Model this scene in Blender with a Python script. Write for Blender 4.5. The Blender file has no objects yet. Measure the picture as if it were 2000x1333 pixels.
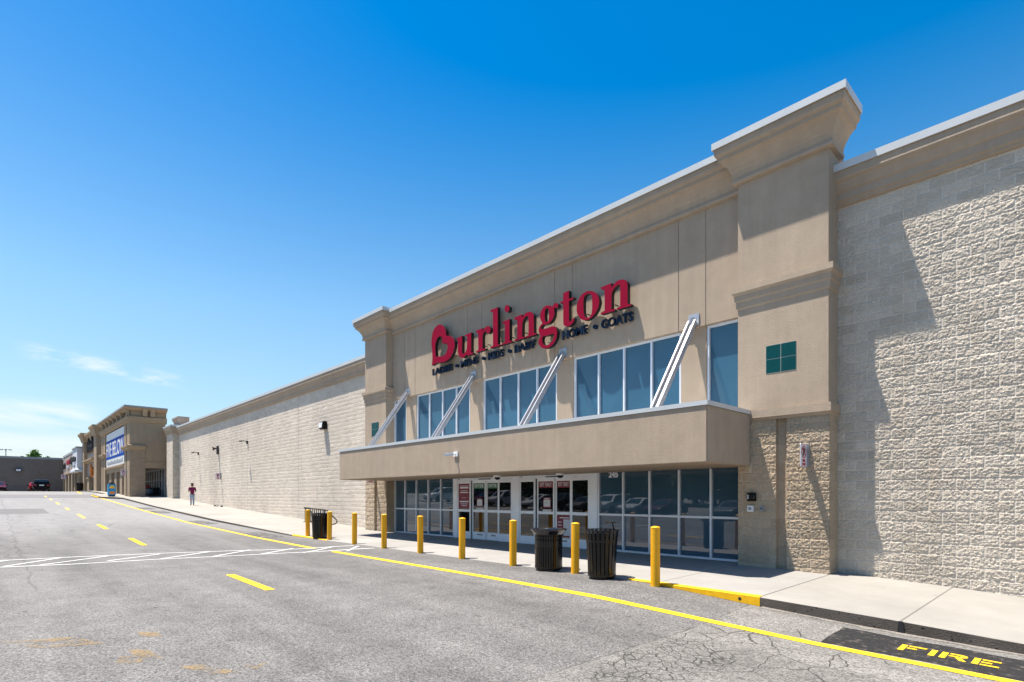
import bpy, bmesh, math, random
import numpy as np
from mathutils import Vector, Matrix
R = math.radians
rnd = random.Random(7)
sc = bpy.context.scene
COL = sc.collection
G = 1.9                      # world z = modelling z + G (modelling z is measured from eye level)
ORG = {}                     # base point of each thing

# ------------------------------------------------------------------ mesh helpers
class MB:
    def __init__(s): s.v = []; s.f = []; s.m = []
    def add(s, vs, fs, mi=0):
        o = len(s.v); s.v += [tuple(p) for p in vs]
        for i, f in enumerate(fs):
            s.f.append([a + o for a in f]); s.m.append(mi[i] if isinstance(mi, (list, tuple)) else mi)
        return s
    def box(s, x0, x1, y0, y1, z0, z1, mi=0):
        v = [(x0,y0,z0),(x1,y0,z0),(x1,y1,z0),(x0,y1,z0),(x0,y0,z1),(x1,y0,z1),(x1,y1,z1),(x0,y1,z1)]
        return s.add(v, [(0,3,2,1),(4,5,6,7),(0,1,5,4),(1,2,6,5),(2,3,7,6),(3,0,4,7)], mi)
    def quad(s, a, b, c, d, mi=0): return s.add([a,b,c,d], [(0,1,2,3)], mi)
    def prism(s, pts, a0, a1, axis='y', mi=0):
        n = len(pts)
        def P(p, a):
            return (p[0],a,p[1]) if axis=='y' else ((a,p[0],p[1]) if axis=='x' else (p[0],p[1],a))
        v = [P(p,a0) for p in pts] + [P(p,a1) for p in pts]
        f = [tuple(range(n-1,-1,-1)), tuple(range(n,2*n))] + [(i,(i+1)%n,n+(i+1)%n,n+i) for i in range(n)]
        return s.add(v, f, mi)
    def tube(s, path, r, n=8, mi=0, closed=False):
        P = [Vector(p) for p in path]; k = len(P); rings = []
        up = Vector((0,0,1))
        for i, p in enumerate(P):
            a = P[i-1] if (i or closed) else P[0]; b = P[(i+1)%k] if (i<k-1 or closed) else P[-1]
            t = (b-a).normalized()
            u = t.cross(up)
            if u.length < .05: u = t.cross(Vector((1,0,0)))
            u.normalize(); w = u.cross(t).normalized()
            rr = r[i] if isinstance(r,(list,tuple)) else r
            rings.append([p + u*math.cos(2*math.pi*j/n)*rr + w*math.sin(2*math.pi*j/n)*rr for j in range(n)])
        v = [q for g in rings for q in g]; f = []
        for i in range(k if closed else k-1):
            o = i*n; o2 = ((i+1)%k)*n
            f += [(o+j, o+(j+1)%n, o2+(j+1)%n, o2+j) for j in range(n)]
        if not closed: f += [tuple(range(n-1,-1,-1)), tuple(range((k-1)*n, k*n))]
        return s.add(v, f, mi)
    def lathe(s, prof, c, n=24, mi=0):
        v = []; f = []
        for r, z in prof: v += [(c[0]+r*math.cos(2*math.pi*j/n), c[1]+r*math.sin(2*math.pi*j/n), c[2]+z) for j in range(n)]
        for i in range(len(prof)-1):
            f += [(i*n+j, i*n+(j+1)%n, (i+1)*n+(j+1)%n, (i+1)*n+j) for j in range(n)]
        return s.add(v, f, mi)
    def disc(s, r, c, n=24, mi=0):
        return s.add([(c[0]+r*math.cos(2*math.pi*j/n), c[1]+r*math.sin(2*math.pi*j/n), c[2]) for j in range(n)], [tuple(range(n))], mi)
    def bar(s, p0, p1, w, h, mi=0, side=(1,0,0)):
        a = Vector(p0); b = Vector(p1); t = (b-a).normalized(); u = Vector(side); u = (u - t*u.dot(t)).normalized(); q = t.cross(u)
        v = [P + u*sx*w/2 + q*sy*h/2 for P in (a,b) for sx, sy in ((-1,-1),(1,-1),(1,1),(-1,1))]
        return s.add(v, [(0,1,2,3),(7,6,5,4),(0,4,5,1),(1,5,6,2),(2,6,7,3),(3,7,4,0)], mi)
    def sweep(s, path, prof, mi=0):
        k = len(path); cols = []
        nrm = []
        for i in range(k-1):
            d = Vector((path[i+1][0]-path[i][0], path[i+1][1]-path[i][1])).normalized(); nrm.append(Vector((d.y,-d.x)))
        for i, p in enumerate(path):
            if i == 0: m = nrm[0]; L = 1
            elif i == k-1: m = nrm[-1]; L = 1
            else:
                m = (nrm[i-1]+nrm[i]).normalized(); L = 1/max(.3, m.dot(nrm[i]))
            cols.append([(p[0]+m.x*d*L, p[1]+m.y*d*L, z) for d, z in prof])
        n = len(prof); v = [q for c in cols for q in c]; f = []
        for i in range(k-1): f += [(i*n+j, (i+1)*n+j, (i+1)*n+j+1, i*n+j+1) for j in range(n-1)]
        f += [tuple(range(n)), tuple(range(k*n-1,(k-1)*n-1,-1))]
        return s.add(v, f, mi)
    def geo(s, g, fn, mi=0, mside=None):
        vs, fs, ns = g
        m = [mi if (mside is None or n > .5) else mside for n in ns]
        return s.add([fn(p) for p in vs], fs, m)
    def build(s, name, mats, parent=None, smooth=False, bevel=0, org=None, recalc=True):
        if not isinstance(mats, (list,tuple)): mats = [mats]
        if parent is not None: o = ORG[parent.name]
        elif org is not None: o = org
        else:
            xs = [p[0] for p in s.v]; ys = [p[1] for p in s.v]; o = ((min(xs)+max(xs))/2, (min(ys)+max(ys))/2, min(p[2] for p in s.v))
        me = bpy.data.meshes.new(name)
        me.from_pydata([(p[0]-o[0], p[1]-o[1], p[2]-o[2]) for p in s.v], [], s.f)
        for m in mats: me.materials.append(m)
        me.polygons.foreach_set('material_index', s.m)
        if recalc or bevel:
            bm = bmesh.new(); bm.from_mesh(me)
            if recalc:
                bmesh.ops.recalc_face_normals(bm, faces=bm.faces[:])
            if bevel:
                ed = [e for e in bm.edges if len(e.link_faces)==2 and e.calc_face_angle(0) > R(30)]
                bmesh.ops.bevel(bm, geom=ed, offset=bevel, segments=2, affect='EDGES', clamp_overlap=True)
            bm.to_mesh(me); bm.free()
        if smooth or bevel:
            me.polygons.foreach_set('use_smooth', [True]*len(me.polygons)); me.set_sharp_from_angle(angle=R(40))
        ob = bpy.data.objects.new(name, me); COL.objects.link(ob)
        if parent is not None: ob.parent = parent
        else: ob.location = (o[0], o[1], o[2]+G)
        ORG[ob.name] = o
        return ob

def thing(name, label, cat, loc, group=None, rotz=0):
    o = bpy.data.objects.new(name, None); COL.objects.link(o); o.empty_display_size = .3
    o.location = (loc[0], loc[1], loc[2]+G); o.rotation_euler = (0,0,rotz)
    ORG[o.name] = tuple(loc)
    return tag(o, label, cat, group)
def tag(o, label=None, cat=None, group=None, kind=None):
    if label: o['label'] = label
    if cat: o['category'] = cat
    if group: o['group'] = group
    if kind: o['kind'] = kind
    return o
def struct(o, label=None):
    o['kind'] = 'structure'
    return o
def copy_tree(o, parent=None):
    c = o.copy(); COL.objects.link(c)
    if parent is not None: c.parent = parent
    for ch in list(o.children): copy_tree(ch, c)
    return c
def place(o, loc, rotz=None):
    o.location = (loc[0], loc[1], loc[2]+G)
    if rotz is not None: o.rotation_euler = (0,0,rotz)
    return o

def curve_geo(cu):
    ob = bpy.data.objects.new('tmp', cu); COL.objects.link(ob)
    dg = bpy.context.evaluated_depsgraph_get(); dg.update()
    me = bpy.data.meshes.new_from_object(ob.evaluated_get(dg))
    g = ([tuple(v.co) for v in me.vertices], [tuple(p.vertices) for p in me.polygons], [p.normal.z for p in me.polygons])
    bpy.data.objects.remove(ob); bpy.data.meshes.remove(me); bpy.data.curves.remove(cu)
    return g
def text_geo(s, size, ext=.002, width=None, bold=0, align='CENTER'):
    cu = bpy.data.curves.new('tmp', 'FONT'); cu.body = s; cu.size = size; cu.extrude = ext; cu.align_x = align; cu.offset = bold; cu.resolution_u = 4
    vs, fs, ns = curve_geo(cu)
    if width:
        x0 = min(p[0] for p in vs); x1 = max(p[0] for p in vs); k = width/(x1-x0)
        vs = [((p[0]-(x0 if align=='LEFT' else (x0+x1)/2))*k, p[1], p[2]) for p in vs]
    return vs, fs, ns
def poly_geo(loops, ext):
    cu = bpy.data.curves.new('tmp', 'CURVE'); cu.dimensions = '2D'; cu.fill_mode = 'BOTH'; cu.extrude = ext
    for l in loops:
        sp = cu.splines.new('POLY'); sp.points.add(len(l)-1); sp.use_cyclic_u = True
        for p, q in zip(sp.points, l): p.co = (q[0], q[1], 0, 1)
    return curve_geo(cu)

# ------------------------------------------------------------------ materials
class NT:
    def __init__(s, name):
        s.mat = bpy.data.materials.new(name); s.mat.use_nodes = True; s.t = s.mat.node_tree; s.t.nodes.clear()
        s.out = s.n('ShaderNodeOutputMaterial'); s.b = s.n('ShaderNodeBsdfPrincipled'); s.l(s.b.outputs[0], s.out.inputs[0])
    def n(s, typ, ins=None, **kw):
        nd = s.t.nodes.new(typ)
        for k, v in kw.items(): setattr(nd, k, v)
        for k, v in (ins or {}).items():
            if hasattr(v, 'is_output'): s.t.links.new(v, nd.inputs[k])
            else: nd.inputs[k].default_value = v
        return nd
    def l(s, a, b): s.t.links.new(a, b)
    def pos(s):
        return s.n('ShaderNodeNewGeometry').outputs['Position']
    def xyz(s, vec):
        nd = s.n('ShaderNodeSeparateXYZ', {0: vec}); return nd.outputs
    def comb(s, x=0., y=0., z=0.): return s.n('ShaderNodeCombineXYZ', {0:x,1:y,2:z}).outputs[0]
    def math(s, op, a, b=0., c=0., clamp=False):
        nd = s.n('ShaderNodeMath', {0:a,1:b,2:c}, operation=op, use_clamp=clamp); return nd.outputs[0]
    def noise(s, vec, scale, detail=4., rough=.55):
        return s.n('ShaderNodeTexNoise', {'Vector':vec,'Scale':scale,'Detail':detail,'Roughness':rough}).outputs['Fac']
    def scale(s, vec, k): return s.n('ShaderNodeVectorMath', {0:vec,1:k}, operation='MULTIPLY').outputs[0]
    def rng(s, v, a, b, c=0., d=1., smooth=False):
        return s.n('ShaderNodeMapRange', {'Value':v,'From Min':a,'From Max':b,'To Min':c,'To Max':d}, interpolation_type='SMOOTHSTEP' if smooth else 'LINEAR').outputs[0]
    def mix(s, f, a, b, mode='MIX'):
        nd = s.n('ShaderNodeMix', data_type='RGBA', blend_type=mode)
        for sock, v in ((nd.inputs[0],f),(nd.inputs[6],a),(nd.inputs[7],b)):
            if hasattr(v,'is_output'): s.l(v, sock)
            else: sock.default_value = v if not isinstance(v,tuple) or len(v)==4 else (*v,1)
        return nd.outputs[2]
    def mul(s, col, f):   # colour * scalar
        return s.n('ShaderNodeVectorMath', {0:col,'Scale':f}, operation='SCALE').outputs[0]
    def bump(s, h, dist=.01, strength=1., normal=None):
        ins = {'Height':h,'Distance':dist,'Strength':strength}
        if normal is not None: ins['Normal'] = normal
        return s.n('ShaderNodeBump', ins).outputs[0]
    def set(s, **kw):
        names = {'col':'Base Color','rough':'Roughness','metal':'Metallic','spec':'Specular IOR Level','ior':'IOR','nrm':'Normal','coat':'Coat Weight','coatr':'Coat Roughness'}
        for k, v in kw.items():
            sock = s.b.inputs[names[k]]
            if hasattr(v,'is_output'): s.l(v, sock)
            else: sock.default_value = (*v,1) if isinstance(v,tuple) and len(v)==3 else v
        return s.mat

def plain(name, col, rough=.6, metal=0., spec=.5, var=.12, vscale=6., bump=0., bscale=120., ior=1.5, coat=0.):
    m = NT(name); p = m.pos()
    n = m.noise(p, vscale, 5.)
    c = m.mul((*col,) , m.rng(n, .25, .75, 1-var, 1+var))
    m.set(col=c, rough=m.rng(m.noise(p, vscale*2.3, 3.), .3, .7, max(.02,rough*.88), min(1,rough*1.1)), metal=metal, spec=spec, ior=ior, coat=coat)
    if bump: m.set(nrm=m.bump(m.noise(p, bscale, 3.), bump))
    return m.mat

def cmu(name, colA, colB, mortar, face_rough=.9, stain=.1, joints=False):
    m = NT(name); p = m.pos(); x, y, z = m.xyz(p)
    u = m.math('ADD', x, y)
    vec = m.comb(u, z, 0.)
    br = m.n('ShaderNodeTexBrick', {'Vector':vec,'Color1':(*colA,1),'Color2':(*colB,1),'Mortar':(*mortar,1),'Scale':1.,'Mortar Size':.0055,'Mortar Smooth':.3,'Bias':0.,'Brick Width':.4064,'Row Height':.2032}, offset=.5, offset_frequency=2)
    fine = m.noise(p, 45., 5., .7); mid = m.noise(p, 9., 4.); big = m.noise(m.scale(p,(1.,1.,.35)), .35, 4.)
    c = m.mul(br.outputs[0], m.math('MULTIPLY', m.rng(fine,.3,.7,.80,1.16), m.math('MULTIPLY', m.rng(mid,.3,.7,.94,1.06), m.rng(big,.35,.65,1-stain,1+stain*.6))))
    # uneven brownish stain streaks running down the whole wall
    streak = m.noise(m.scale(p,(2.2,2.2,.12)), 1.3, 4.)
    c = m.mix(m.rng(streak,.56,.74,0.,.22), c, m.mix(1., c, (.80,.66,.50), 'MULTIPLY'))
    if joints:
        jx = m.math('MODULO', m.math('ADD', x, 200.+23.13+8.87*0), 8.87)
        off = (200.+23.13-8.87*25) % 8.87
        jj = m.math('ABSOLUTE', m.math('SUBTRACT', m.math('MODULO', m.math('ADD', x, 23.13+8.87*12), 8.87), 0.))
        jm = m.math('LESS_THAN', jj, .022)
        c = m.mix(m.math('MULTIPLY', jm, .75), c, (.08,.07,.06))
    h = m.math('ADD', m.math('MULTIPLY', m.noise(p, 60., 5., .65), 1.), m.math('MULTIPLY', m.math('SUBTRACT',1.,br.outputs['Fac']), .5))
    m.set(col=c, rough=face_rough, spec=.2, nrm=m.bump(h, .016))
    return m.mat

def eifs(name, col, bump=.014):
    m = NT(name); p = m.pos()
    big = m.noise(p, .5, 4.); streak = m.noise(m.scale(p,(5.,5.,.22)), 1.1, 5., .6); fine = m.noise(p, 160., 2.); mid = m.noise(p, 3., 5., .6)
    f = m.math('MULTIPLY', m.rng(big,.3,.7,.93,1.06), m.math('MULTIPLY', m.rng(streak,.3,.7,.94,1.04), m.math('MULTIPLY', m.rng(fine,.3,.7,.84,1.13), m.rng(mid,.3,.7,.95,1.04))))
    h = m.math('ADD', m.noise(p, 70., 3., .6), m.math('MULTIPLY', m.noise(p, 190., 2.), .6))
    m.set(col=m.mul(col, f), rough=.88, spec=.2, nrm=m.bump(h, bump))
    return m.mat

M = {}
M['cmu_grey'] = cmu('split_face_block_grey', (.635,.553,.456), (.50,.436,.358), (.80,.735,.64), joints=False)
M['cmu_grey_j'] = cmu('split_face_block_cream_jointed', (.68,.592,.49), (.59,.51,.42), (.80,.73,.64), joints=True)
M['cmu_tan'] = cmu('split_face_block_tan', (.50,.395,.285), (.42,.33,.235), (.56,.46,.35), stain=.16)
M['cmu_brown'] = cmu('smooth_block_brown', (.37,.28,.195), (.315,.24,.168), (.42,.34,.25), stain=.1)
M['cmu_far'] = cmu('smooth_block_taupe', (.20,.165,.14), (.175,.145,.125), (.23,.19,.16), stain=.06)
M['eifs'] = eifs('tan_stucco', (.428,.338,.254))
M['eifs_dark'] = eifs('tan_stucco_dark', (.35,.275,.20))  # darker tan for the soffit, sills and rear wall
M['eifs_far'] = eifs('brown_stucco', (.36,.272,.182), .001)
M['eifs_grey'] = eifs('taupe_stucco', (.36,.30,.26), .001)
M['white_stucco'] = eifs('white_stucco', (.62,.63,.66), .001)
M['coping'] = plain('white_coated_metal', (.50,.52,.53), .38, .0, .5, .05, 1.2)
M['far_coping'] = plain('grey_coated_metal', (.26,.26,.27), .45, 0., .5, .08)
M['alu'] = plain('silver_aluminium', (.70,.73,.78), .36, .2, .5, .04, 3.)
M['door_alu'] = plain('white_aluminium', (.80,.83,.87), .40, .05, .5, .05, 3.)
M['steel'] = plain('galvanised_steel', (.46,.46,.48), .38, .5, .5, .06, 3.)
M['dark_gap'] = plain('dark_void', (.015,.015,.017), .9)
M['yellow'] = None
M['black_metal'] = plain('black_powder_coat', (.0035,.0035,.004), .17, 0., .42, .2, 9.)
M['rack_metal'] = plain('dark_bronze_metal', (.045,.04,.038), .5, .2, .5, .2, 9.)
M['black_plastic'] = plain('black_plastic', (.0035,.0035,.004), .5, 0., .2)
M['white_plastic'] = plain('white_plastic', (.72,.72,.72), .45, 0., .5, .04)
M['sign_white'] = plain('sign_white', (.72,.73,.78), .4, 0., .5, .04)
M['sign_red'] = plain('sign_red', (.45,.02,.045), .45, 0., .5, .05)
M['sign_black'] = plain('sign_black', (.012,.012,.014), .5)
M['sign_back'] = plain('sign_grey_metal', (.30,.32,.34), .45, .4)
M['letter_red'] = plain('letter_crimson', (.24,.0,.022), .6, 0., .08, .05, 2.)
M['letter_black'] = plain('letter_return_black', (.006,.006,.008), .5)
M['letter_navy'] = plain('letter_navy', (.008,.022,.05), .6, 0., .1, .1)
M['letter_navy_side'] = plain('letter_navy_return', (.006,.014,.03), .5)
M['teal_tile'] = plain('teal_glazed_tile', (.0,.050,.053), .3, 0., .25, .12, 5.)
M['grout'] = plain('pale_grout', (.42,.42,.38), .8)
M['roof'] = plain('roof_membrane', (.5,.5,.5), .8)

# glazing: film-backed storefront glass and spandrel panels
def glass(name, col, ior, rough=.015, wob=.0012):
    m = NT(name); p = m.pos()
    n = m.noise(m.scale(p,(.7,.7,.7)), 1., 2.)
    m.set(col=m.mul(col, m.rng(m.noise(p,.8,3.),.3,.7,.9,1.1)), rough=rough, ior=ior, nrm=m.bump(n, wob, 1.))
    return m.mat
M['spandrel'] = glass('blue_spandrel_glass', (.032,.098,.162), 1.55, .06)
M['store_glass'] = glass('grey_film_glass', (.042,.086,.125), 1.8)
M['door_glass'] = glass('dark_door_glass', (.006,.007,.008), 1.75)  # opaque; the near-black colour stands in for the unlit interior
M['far_glass'] = glass('far_store_glass', (.012,.014,.017), 1.7)

def paint(name, col, wear=.3, thr=.62, under=(.12,.12,.12), speck=38., alpha=False):
    m = NT(name); p = m.pos()
    n1 = m.noise(p, speck, 5., .7); n2 = m.noise(p, 2.2, 4.)
    w = m.math('MULTIPLY', m.rng(n1, thr-.06, thr+.06), m.rng(n2,.35,.65,wear*.3,wear), clamp=True)
    c = m.mix(w, m.mul(col, m.rng(m.noise(p,7.,5.),.3,.7,.86,1.1)), under)
    m.set(col=c, rough=.75, spec=.3, nrm=m.bump(m.noise(p,160.,3.), .004))
    if alpha:
        m.set(col=m.mul(col, m.rng(m.noise(p,7.,5.),.3,.7,.86,1.1)))
        aa = m.math('MULTIPLY', m.math('MULTIPLY', m.rng(n1, .44, .58), .8), m.rng(m.noise(p,4.5,5.,.7), .42, .58)); m.l(aa, m.b.inputs['Alpha'])
    return m.mat
M['paint_yellow'] = paint('yellow_road_paint', (.80,.47,.008), .85, .59, (.13,.125,.118))
M['paint_yellow_old'] = paint('faded_yellow_road_paint', (.36,.235,.085), 1., .47, (.145,.14,.138), 60., True)
M['paint_yellow_worn'] = paint('worn_yellow_road_paint', (.66,.42,.06), .85, .52, (.2,.19,.17), 30.)
M['paint_white'] = paint('white_road_paint', (.58,.58,.57), 1., .57, (.15,.15,.145))
M['paint_black'] = paint('black_road_paint', (.014,.014,.015), .95, .60, (.13,.11,.095), 11.)
M['paint_black_worn'] = paint('worn_black_road_paint', (.045,.044,.043), 1., .50, (.19,.185,.18), 7.)
M['kerb_yellow'] = paint('yellow_kerb_paint', (.80,.43,.006), .4, .66, (.2,.17,.1), 20.)

m = NT('yellow_bollard_paint'); p = m.pos()
c = m.mix(m.rng(m.noise(p,22.,6.,.7),.54,.70,0.,.55), (.84,.40,.001), (.50,.23,.01))
m.set(col=m.mul(c, m.rng(m.noise(m.scale(p,(6.,6.,.6)),2.,4.),.3,.7,.88,1.08)), rough=.48, spec=.45, nrm=m.bump(m.noise(p,30.,3.),.002))
M['yellow'] = m.mat

# asphalt: weathered aggregate, oil spots, sealed seam, alligator cracking in one place
m = NT('weathered_asphalt'); p = m.pos(); x, y, z = m.xyz(p)
flat = m.comb(x, y, 0.)
ag = m.n('ShaderNodeTexVoronoi', {'Vector':flat,'Scale':55.}, feature='F1')
agc = m.xyz(ag.outputs['Color'])[0]
ag2 = m.xyz(m.n('ShaderNodeTexVoronoi', {'Vector':flat,'Scale':120.}, feature='F1').outputs['Color'])[1]
fine = m.noise(flat, 90., 3., .7); mid = m.noise(flat, 1.6, 5., .6); big = m.noise(m.scale(flat,(.35,1.,1.)), .22, 4.)
warp = m.n('ShaderNodeTexNoise', {'Vector':flat,'Scale':1.3,'Detail':3.}).outputs['Color']
wv = m.n('ShaderNodeVectorMath', {0:flat,1:m.scale(warp,(.5,.5,0.))}, operation='ADD').outputs[0]
newer = m.math('MULTIPLY', m.rng(m.math('ADD', x, m.math('MULTIPLY', m.noise(flat,6.,3.), .06)), -3.97, -3.90, 0., 1.), m.rng(y, 2.5, 4.5, .3, 1.))
k = m.math('MULTIPLY', m.rng(agc,0.,1.,.55,1.5), m.rng(ag2,0.,1.,.72,1.28))
kfar = m.rng(x, -30., -8., .35, 1.)
k = m.math('ADD', m.math('MULTIPLY', m.math('SUBTRACT', k, 1.), kfar), 1.)
k = m.math('MULTIPLY', k, m.rng(fine,.3,.7,.86,1.14))
k = m.math('MULTIPLY', k, m.rng(mid,.3,.7,.82,1.12)); k = m.math('MULTIPLY', k, m.rng(m.noise(m.scale(flat,(.06,.9,1.)),1.,3.),.35,.65,.80,1.11)); k = m.math('MULTIPLY', k, m.rng(big,.35,.65,.88,1.10))
base = m.mul(m.mix(newer, (.136,.130,.125), (.168,.159,.148)), k)
# paler stretch further along the aisle
base = m.mix(m.math('MULTIPLY', m.rng(x,-24.,-36.,0.,1.), .5), base, m.mul((.265,.26,.258), m.rng(mid,.3,.7,.9,1.08)))
# oil and gum spots
sp = m.n('ShaderNodeTexVoronoi', {'Vector':m.n('ShaderNodeVectorMath',{0:m.scale(flat,(1.,1.7,1.)),1:m.scale(warp,(.25,.25,0.))},operation='ADD').outputs[0],'Scale':2.1}, feature='F1')
spr = m.xyz(sp.outputs['Color'])[0]
spot = m.math('LESS_THAN', m.math('ADD', sp.outputs['Distance'], m.math('MULTIPLY', m.math('SUBTRACT', m.noise(flat,14.,3.),.5), .09)), m.math('MULTIPLY', m.math('POWER', spr, 2.4), .15))
sp2 = m.n('ShaderNodeTexVoronoi', {'Vector':m.scale(flat,(1.,1.8,1.)),'Scale':6.5}, feature='F1')
spot2 = m.math('LESS_THAN', m.math('ADD', sp2.outputs['Distance'], m.math('MULTIPLY', m.noise(flat,25.,2.), .08)), m.math('MULTIPLY', m.math('POWER', m.xyz(sp2.outputs['Color'])[1], 3.2), .22))
base = m.mix(m.math('MULTIPLY', spot, .58), base, (.05,.047,.045))
base = m.mix(m.math('MULTIPLY', spot2, .62), base, (.045,.043,.041))
# cracks
def crackfield(scale, width, cx, cy, rx, ry):
    v = m.n('ShaderNodeTexVoronoi', {'Vector':wv,'Scale':scale}, feature='DISTANCE_TO_EDGE').outputs['Distance']
    line = m.rng(v, width*.35, width, 1., 0.)
    dx = m.math('DIVIDE', m.math('SUBTRACT', x, cx), rx); dy = m.math('DIVIDE', m.math('SUBTRACT', y, cy), ry)
    d = m.math('ADD', m.math('MULTIPLY', dx, dx), m.math('MULTIPLY', dy, dy))
    d = m.math('ADD', d, m.math('MULTIPLY', m.math('SUBTRACT', m.noise(flat,1.6,3.), .5), 1.4))
    return m.math('MULTIPLY', line, m.rng(d, .75, 1.1, 1., 0.))
cr = m.math('MAXIMUM', crackfield(5.6, .032, -3.35, 5.6, .55, 1.25), crackfield(1.6, .010, -2.9, 6.9, 1.5, 1.2))
cr = m.math('MAXIMUM', cr, m.math('MULTIPLY', crackfield(1.5, .03, -24., -.2, 5., 1.1), .8))
cr = m.math('MAXIMUM', cr, m.math('MULTIPLY', crackfield(.8, .014, -36., 2., 9., 3.), .6))
seam = m.rng(m.math('ABSOLUTE', m.math('ADD', m.math('ADD', x, 3.93), m.math('MULTIPLY', m.math('SUBTRACT', m.noise(flat,5.,4.),.5), .14))), .008, .026, .65, 0.)
seam = m.math('MULTIPLY', seam, m.math('MULTIPLY', m.rng(y,3.6,4.2,0.,1.), m.rng(m.noise(flat,2.5,3.),.35,.55,.25,1.)))
seam2 = m.math('MULTIPLY', m.rng(m.math('ABSOLUTE', m.math('SUBTRACT', y, m.math('ADD', .35, m.math('MULTIPLY', m.noise(flat,.8,3.), .5)))), .01, .03, .4, 0.), m.rng(x,-13.,-14.,0.,1.))
cr = m.math('MAXIMUM', m.math('MAXIMUM', cr, seam), seam2)
base = m.mix(m.math('MULTIPLY', cr, .85), base, (.035,.033,.031))
# a repaired, darker rectangle far along the aisle
px = m.math('MULTIPLY', m.math('GREATER_THAN', x, -49.9), m.math('LESS_THAN', x, -44.0)); py = m.math('LESS_THAN', y, 2.55)
base = m.mix(m.math('MULTIPLY', m.math('MULTIPLY', px, py), .8), base, (.115,.11,.11))
far1 = m.math('MULTIPLY', m.math('GREATER_THAN', x, -76.), m.math('LESS_THAN', x, -66.))
base = m.mix(m.math('MULTIPLY', far1, .7), base, (.125,.122,.128))
h = m.math('SUBTRACT', m.math('ADD', m.math('MULTIPLY', ag.outputs['Distance'], 1.2), fine), m.math('MULTIPLY', cr, 2.))
m.set(col=base, rough=.86, spec=.3, nrm=m.bump(h, .008, .8))
M['asphalt'] = m.mat

def concrete(name, col, jw=.012, jspacing=1.92, joff=3.79, dirt=.12):
    m = NT(name); p = m.pos(); x, y, z = m.xyz(p)
    big = m.noise(p, .45, 5.); mid = m.noise(p, 2.5, 5., .65); fine = m.noise(p, 70., 3.)
    f = m.math('MULTIPLY', m.rng(big,.3,.7,1-dirt,1+dirt*.6), m.math('MULTIPLY', m.rng(mid,.3,.7,.94,1.05), m.rng(fine,.3,.7,.93,1.06)))
    c = m.mul(col, f)
    v = m.n('ShaderNodeTexVoronoi', {'Vector':p,'Scale':2.6}, feature='F1')
    st = m.math('LESS_THAN', m.math('ADD', v.outputs['Distance'], m.math('MULTIPLY', m.noise(p,12.,3.),.06)), m.math('MULTIPLY', m.math('POWER', m.xyz(v.outputs['Color'])[0], 3.), .15))
    c = m.mix(m.math('MULTIPLY', st, .4), c, (.12,.11,.1))
    j = m.math('MODULO', m.math('ADD', x, joff+jspacing*80), jspacing)
    jm = m.math('LESS_THAN', m.math('ABSOLUTE', m.math('SUBTRACT', m.math('ADD', j, m.math('MULTIPLY', m.math('SUBTRACT', m.noise(p,9.,2.),.5), .008)), jspacing*.5)), jw)
    c = m.mix(m.math('MULTIPLY', jm, .8), c, (.11,.10,.09))
    m.set(col=c, rough=.85, spec=.3, nrm=m.bump(m.math('SUBTRACT', fine, m.math('MULTIPLY', jm, 3.)), .004))
    return m.mat
M['walk'] = concrete('pavement_concrete', (.268,.253,.228), joff=3.79+.96)
M['apron'] = concrete('entrance_concrete', (.265,.254,.238), joff=3.79+.96, dirt=.16)
m = NT('dirty_kerb_face'); p = m.pos()
pit = m.n('ShaderNodeTexVoronoi', {'Vector':m.scale(p,(1.,1.,1.7)),'Scale':16.}, feature='F1')
hole = m.math('LESS_THAN', pit.outputs['Distance'], m.math('MULTIPLY', m.math('POWER', m.xyz(pit.outputs['Color'])[0], 3.), .33))
c = m.mul((.095,.082,.07), m.math('MULTIPLY', m.rng(m.noise(p,3.,5.),.3,.7,.75,1.25), m.rng(m.noise(p,60.,3.),.3,.7,.8,1.2)))
m.set(col=m.mix(hole, c, (.02,.018,.016)), rough=.95, spec=.1, nrm=m.bump(m.math('SUBTRACT', m.noise(p,50.,4.), m.math('MULTIPLY',hole,2.)), .01))
M['kerb_face'] = m.mat
M['gravel'] = plain('gutter_grit', (.19,.17,.15), .95, 0., .2, .5, 40., .01, 60.)
M['foliage'] = plain('leaf_green', (.085,.19,.03), .6, 0., .3, .55, 1.3)
M['foliage_dark'] = plain('leaf_dark_green', (.03,.055,.02), .65, 0., .3, .5, .8)
M['bark'] = plain('bark', (.09,.065,.045), .9, 0., .2, .3, 8., .02, 20.)

SKY_STRENGTH = .085; SKY_SAT = 1.36; SKY_HUE = .492; CLOUD = (5.2,5.4,5.7); SUN_E = 5.; EXPO = 1.2
# ------------------------------------------------------------------ terrain
def itp(x, T): return float(np.interp(x, [a for a,_ in T][::-1], [b for _,b in T][::-1]))
T_H = [(60,-2.6),(5,-2.03),(-.6,-1.92),(-2.5,-1.895),(-4.7,-1.82),(-5.9,-1.78),(-9,-1.735),(-16.3,-1.712),(-18.5,-1.70),(-23,-1.63),(-34,-1.377),(-50,-.80),(-67,-.10),(-80,.42),(-90,.68),(-98,.60),(-106,.42),(-140,.3)]
T_B = [(60,0),(-.6,0),(-3.8,.065),(-6.2,.15),(-9,.10),(-16,.08),(-20,.045),(-23,0),(-140,0)]
T_K = [(60,-2.45),(5,-1.90),(-.6,-1.775),(-1.85,-1.702),(-3.77,-1.625),(-5.7,-1.613),(-9,-1.618),(-20,-1.615),(-23,-1.575),(-34,-1.262),(-50,-.68),(-64,-.06),(-80,.55),(-90,.80),(-98,.85),(-140,.85)]
T_C = [(60,.003),(-.6,.004),(-3.8,.01),(-6,.018),(-20,.02),(-140,.02)]
def asph0(x, y):
    s = min(1, max(0, (y-7.2)/1.75)); s = s*s*(3-2*s)
    return itp(x, T_H) + itp(x, T_B)*s
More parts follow.
